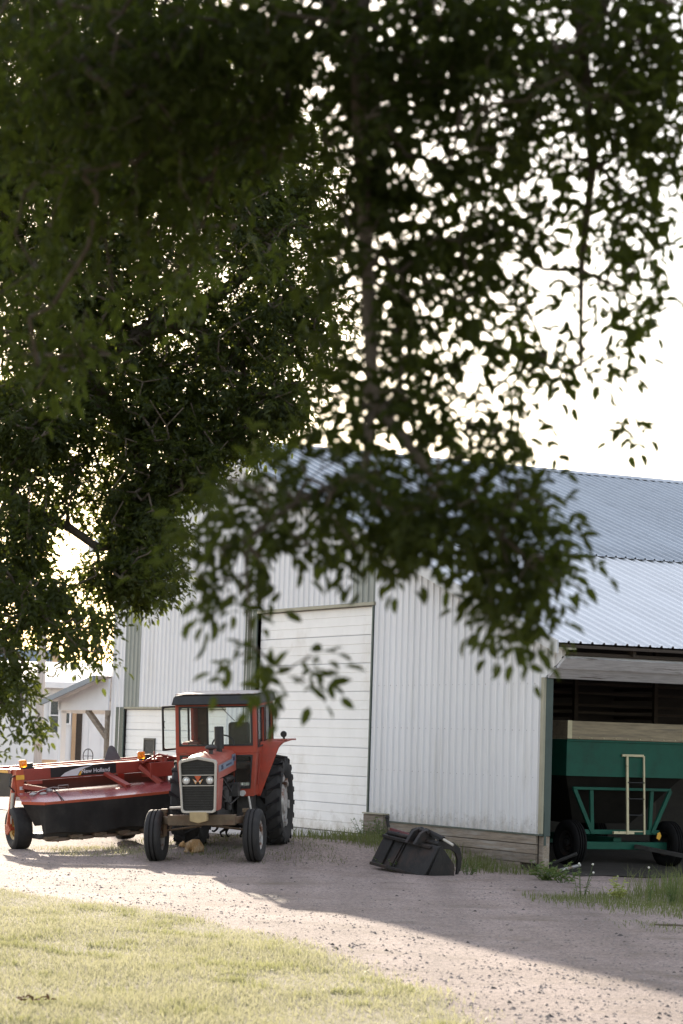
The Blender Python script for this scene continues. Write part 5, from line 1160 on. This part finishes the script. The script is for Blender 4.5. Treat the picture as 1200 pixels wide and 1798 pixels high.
# --- near tree: trunk stands left of the camera's view, limbs arch over it
rs = np.random.RandomState(101); T = []
def EA(*a): T.append(ell(rs, *a))
for px, py, rx, ry, Y, dY, od_ in (
    (560, 60, 330, 130, 9.3, .9, 1.5), (900, 60, 330, 130, 9.4, 1.0, .95), (1130, 70, 130, 120, 9.6, .8, 1.0), (930, 210, 260, 90, 9.3, .9, .9),
    (640, 250, 90, 140, 9.2, .6, .9), (800, 330, 230, 80, 9.4, .8, .75), (1090, 330, 120, 80, 9.8, .6, .45), (640, 440, 100, 150, 9.2, .5, .9),
    (900, 470, 200, 80, 9.5, .6, .6), (740, 570, 150, 100, 9.3, .6, .75), (650, 660, 90, 110, 9.1, .5, .9), (780, 700, 120, 80, 9.2, .5, .8), (1120, 480, 80, 70, 10, .5, .35),
    (950, 600, 110, 50, 9.7, .5, .4), (1095, 720, 28, 60, 9.8, .2, .55), (880, 745, 80, 50, 9.4, .4, .5), (985, 660, 30, 40, 9.7, .2, .3),
    (560, 850, 190, 60, 8.8, .5, 1.0), (760, 880, 190, 75, 8.9, .5, 1.05), (900, 890, 85, 80, 9.0, .4, 1.05), (440, 890, 110, 75, 8.7, .5, 1.1),
    (885, 1005, 95, 65, 8.9, .4, 1.1), (370, 970, 80, 70, 8.6, .4, .75), (490, 965, 80, 50, 8.7, .4, .6), (950, 990, 50, 55, 9.0, .3, 1.0), (660, 975, 80, 40, 8.8, .4, .5),
    (505, 1172, 70, 32, 8.4, .2, .95), (410, 1150, 36, 34, 8.4, .2, .8), (340, 1030, 40, 40, 8.5, .3, .7), (890, 1070, 60, 28, 8.9, .25, .8), (430, 1060, 20, 40, 8.5, .2, .6),
    (250, 150, 330, 200, 9.9, 1.1, 1.5), (220, 400, 280, 130, 10.4, 1.0, .6), (90, 600, 140, 120, 10.6, .8, .5),
    (1130, 230, 110, 90, 9.7, .6, .6), (1110, 420, 90, 55, 9.9, .4, .7), (1140, 530, 60, 36, 10, .3, .4), (1050, 610, 50, 36, 9.8, .3, .4), (960, 640, 70, 36, 9.6, .3, .45), (900, 550, 80, 50, 9.5, .4, .5), (830, 420, 120, 60, 9.4, .5, .5), (590, 740, 70, 40, 9.0, .4, .6), (905, 770, 75, 50, 9.2, .3, .4), (720, 775, 130, 40, 9.0, .4, .5)):
    EA(px, py, rx, ry, Y, dY, od_n(rx, ry, Y, od_ * (2.6 if py < 270 else 2.3 if py < 800 else 3.0 if px > 600 else 1.9), 3, 2, .067))
nvis = sum(len(t) for t in T)
for _ in range(1):      # unseen rest of the crown; overhead leaves added to keep sky light off the boughs
    q = rs.uniform(size=(5200, 3)); pts = np.stack([-6.5 + 13 * q[:, 0], -7 + 17 * q[:, 1], 4.7 + 3.4 * q[:, 2]], -1)
    lowy = pts[:, 1] > 5.5; pts[lowy, 2] = np.maximum(pts[lowy, 2], HC + .335 * pts[lowy, 1]); T.append(pts)
    q = rs.uniform(size=(260, 3)); pts = np.stack([-5.5 + 3.6 * q[:, 0], 4 + 6 * q[:, 1], 3.2 + 4 * q[:, 2]], -1); T.append(pts[pts[:, 0] < -.16 * pts[:, 1] - .2])
    q = rs.uniform(size=(620, 3)); pts = np.stack([1.2 + 3.6 * q[:, 0], 6 + 4.5 * q[:, 1], 3.4 + 3.0 * q[:, 2] ** .8], -1); T.append(pts[pts[:, 0] > .165 * pts[:, 1] + .3])
    q = rs.uniform(size=(1300, 3)); pts = np.stack([-6.5 + 13 * q[:, 0], -7.5 + 2.5 * q[:, 1], 1.9 + 3.4 * q[:, 2]], -1); T.append(pts)  # leaf curtain behind the camera, added to block sky light
T = np.concatenate(T)
tb = (-3.6, 4.6, -.05)
trunk = [tb, (-3.58, 4.6, .6), (-3.5, 4.65, 1.8), (-3.3, 4.8, 3.2), (-3.0, 5.1, 4.6), (-2.7, 5.3, 6.0)]
limbs = [[(-3.0, 5.1, 4.6), (-2.0, 6.4, 5.2), A_(300, -160, 9.0), A_(640, -150, 9.2), A_(1000, -150, 9.4), A_(1300, -120, 9.8)],
         [A_(1000, -150, 9.4), A_(1330, -160, 9.3), A_(1520, 150, 9.0), A_(1600, 500, 8.6)],
         [A_(640, -150, 9.2), A_(632, 250, 9.2), A_(645, 480, 9.15), A_(655, 700, 9.0), A_(640, 830, 8.9)],
         [A_(655, 700, 9.0), A_(770, 850, 8.9), A_(880, 940, 8.9), A_(960, 1010, 8.9)],
         [A_(640, 830, 8.9), A_(520, 880, 8.75), A_(430, 950, 8.6), A_(440, 1130, 8.4)],
         [A_(1000, -150, 9.4), A_(1040, 300, 9.7), A_(1020, 640, 9.8), A_(1085, 740, 9.8)],
         [(-2.7, 5.3, 6.0), (-1.5, 3.0, 6.4), (.5, 1.0, 6.3), (2.5, -1.5, 6.2)], [(-2.7, 5.3, 6.0), (-3.2, 2.0, 6.5), (-3.0, -2.0, 6.6)]]
make_tree('ash_tree', 'nearest ash tree whose dark blurred boughs hang across the top right', trunk, limbs, T, 5, .0020, .20, 3, .14, .067, 2, M['leaf_near'], .7, 300)

# --- farther tree on the left, fine dark foliage
rs = np.random.RandomState(202); T = []
def EB(*a): T.append(ell(rs, *a[:-1], int(a[-1] * 1.6)))
EB(120, 250, 380, 330, 24, 2.0, 800); EB(420, 260, 150, 160, 24, 1.4, 150); EB(470, 470, 110, 150, 23.5, 1.2, 95); EB(430, 640, 120, 110, 23.5, 1.2, 95)
EB(160, 560, 260, 190, 24, 1.8, 215); EB(260, 740, 150, 110, 23.5, 1.3, 110); EB(60, 760, 130, 100, 23, 1.2, 110); EB(30, 930, 70, 110, 22.5, 1.0, 62); EB(250, 900, 80, 90, 23, 1.0, 80)
EB(235, 1000, 90, 55, 22.5, .8, 66); EB(60, 1060, 110, 55, 22, .8, 42); EB(150, 1110, 65, 40, 21.5, .6, 14); EB(15, 1170, 36, 70, 21.5, .6, 13); EB(40, 1250, 34, 40, 21, .5, 4); EB(-40, 1200, 50, 140, 22, .8, 30)
EB(150, 860, 60, 60, 23, .8, 10); EB(545, 330, 50, 90, 23.5, .8, 22); EB(560, 560, 45, 110, 23.2, .8, 26); EB(500, 710, 60, 40, 23, .6, 18); EB(400, 770, 90, 40, 23, .6, 26); EB(330, 830, 60, 50, 22.8, .6, 26); EB(-250, 500, 250, 500, 25, 2.5, 420); EB(-600, 450, 300, 450, 26, 3, 260); EB(100, -200, 450, 200, 24.5, 2.5, 260); EB(-150, 1050, 120, 150, 23.5, 1.5, 90)
T = np.concatenate(T); b0 = gzf(-5.6, 25.5)
trunk = [(-5.6, 25.5, b0 - .05), (-5.6, 25.5, .7), (-5.55, 25.4, 2.2), (-5.4, 25.3, 4.2), (-5.1, 25.1, 6.2), (-4.8, 24.9, 8.6)]
limbs = [[(-5.4, 25.3, 4.2), (-4.2, 24.8, 5.2), A_(130, 640, 24), A_(330, 560, 23.8), A_(470, 450, 23.6)], [(-5.1, 25.1, 6.2), A_(20, 300, 24), A_(250, 260, 24), A_(430, 220, 24)],
         [(-5.4, 25.3, 4.2), A_(-60, 820, 23.5), A_(60, 900, 23), A_(170, 960, 22.8)], [A_(130, 640, 24), A_(240, 760, 23.6), A_(255, 900, 23)], [(-4.8, 24.9, 8.6), A_(100, -120, 24.5)], [(-5.55, 25.4, 2.2), A_(-120, 1080, 23), A_(0, 1120, 22), A_(60, 1090, 22)],
         [A_(330, 560, 23.8), A_(420, 640, 23.6)]]
make_tree('ash_tree', 'farther fine-leaved tree filling the upper left beyond the nearest boughs', trunk, limbs, T, 6, .005, .26, 8, .20, .066, 3, M['leaf_far'], .6)

# ------------------------------------------------------------------ weeds
def weed(px, py, h, n, label, seed, z=None, spread=.12, ll=.07, mat='weed', flowers=0, Y=None, name='weed_plant', cat='plant', lw=.4):
    rs = np.random.RandomState(seed); p = gnd(px, py, 0) if Y is None else at(px, py, Y); p = Vector((p.x, p.y, gzf(p.x, p.y)))
    e = empty(name, p, (0, 0, 0), label, cat); st = MB(); B, D, L = [], [], []; fls = []
    for k in range(n):
        a = rs.uniform(0, 6.28); r_ = spread * rs.uniform(.1, 1); hh = h * rs.uniform(.55, 1.05); tip = Vector((math.cos(a)*r_*1.6, math.sin(a)*r_*1.6, hh)); b_ = Vector((math.cos(a)*r_*.4, math.sin(a)*r_*.4, 0)); mid = (b_ + tip)/2 + Vector((0, 0, .06*h))
        st.tube([b_, mid, tip], [.005, .004, .002], 5)
        for q in range(int(9 * hh / h) + 2):
            f = rs.uniform(.1, 1); B.append(b_.lerp(tip, f)); aa = rs.uniform(0, 6.28); D.append((math.cos(aa), math.sin(aa), rs.uniform(-.3, .7))); L.append(ll * rs.uniform(.6, 1.3) * (1.2 - .5*f))
        if flowers and k < flowers: fls.append(tip + Vector((0, 0, .012)))
    st.build('stems', M[mat], e); B = np.array([tuple(b) for b in B]); L = np.array(L); D = np.array(D)
    V = leaf_verts(B, D, np.array([0, 0, 1.0]) + rs.normal(0, .4, (len(B), 3)), L, L * lw); np_mesh('foliage', V, leaf_faces(len(B)), M[mat], e)
    for q in fls: MB().sphere(q, .016, 8, 6).build('flower_head', M['flower'], e)
    return e
M['flower'] = pmat('pale_seed_head', (.62, .60, .52), .8, 0, .1, 20)
weed(652, 1492, .78, 6, 'tall thin weed growing beside the right edge of the big door', 41, ll=.05)
weed(640, 1502, .38, 12, 'leafy green weeds at the foot of the door beside the bucket', 42, spread=.25)
weed(668, 1505, .45, 9, 'broad weed poking up behind the left end of the bucket', 43, spread=.15)
weed(700, 1530, .22, 10, 'low weeds in front of the bucket plate', 44, spread=.3, ll=.05)
weed(822, 1535, .26, 10, 'low weeds under the curved tine of the bucket', 45, spread=.25, ll=.05)
weed(960, 1545, .34, 14, 'broad-leaved weeds at the foot of the corner post', 46, spread=.28, ll=.12)
weed(990, 1550, .25, 10, 'low broad weeds just inside the lean-to opening', 47, spread=.25, ll=.1)
weed(1020, 1575, .50, 6, 'slender flowering weed in front of the wagon with yellowish tips', 48, flowers=3, ll=.05)
weed(1140, 1585, .46, 3, 'dandelion stem with white seed head in the tall grass', 49, flowers=1, ll=.05, spread=.05)
weed(1180, 1590, .45, 8, 'tall leafy weed at the right edge in the long grass', 50, flowers=0, ll=.05)
weed(1085, 1580, .3, 9, 'bleached pale weed at the left end of the long grass', 51, ll=.09, mat='bush')
weed(150, 1345, .62, 16, 'yellow-green bush before the porch grill', 52, spread=.35, ll=.10, mat='bush', Y=61, name='bush', cat='bush')
weed(190, 1345, .4, 10, 'low yellow-green bush beside the porch post', 53, spread=.3, ll=.10, mat='bush', Y=61.5, name='bush', cat='bush')
weed(40, 1335, .9, 20, 'pale round bush in the far yard left of the pole', 54, spread=.6, ll=.14, mat='bush', Y=82, name='bush', cat='bush')
# fallen things on the ground
p = gnd(58, 1768); rs = np.random.RandomState(8); n = 16; B = np.stack([p.x + rs.normal(0, .055, n), p.y + rs.normal(0, .04, n), np.full(n, gzf(p.x, p.y) + .045) + rs.uniform(0, .02, n)], -1)
M['dead'] = pmat('dead_brown_leaf', (.16, .075, .03), .8, 0, .3, 12)
o = np_mesh('dead_leaf_clump', leaf_verts(B - np.array(p), rs.normal(0, 1, (n, 3)) * np.array([1, 1, .2]), np.array([0, 0, 1.]) + rs.normal(0, .4, (n, 3)), np.full(n, .06), np.full(n, .03)), leaf_faces(n), M['dead']); o.location = p; tag(o, 'small clump of dead brown leaves lying on the lawn', 'leaves')
p = gnd(1183, 1627); o = MB().tube([(-.22, .02, .012), (0, 0, .018), (.24, .03, .012)], [.008, .012, .006], 6).build('fallen_stick', M['bark']); o.location = (p.x, p.y, gzf(p.x, p.y)); tag(o, 'short dark stick lying on the gravel at the right edge', 'stick')
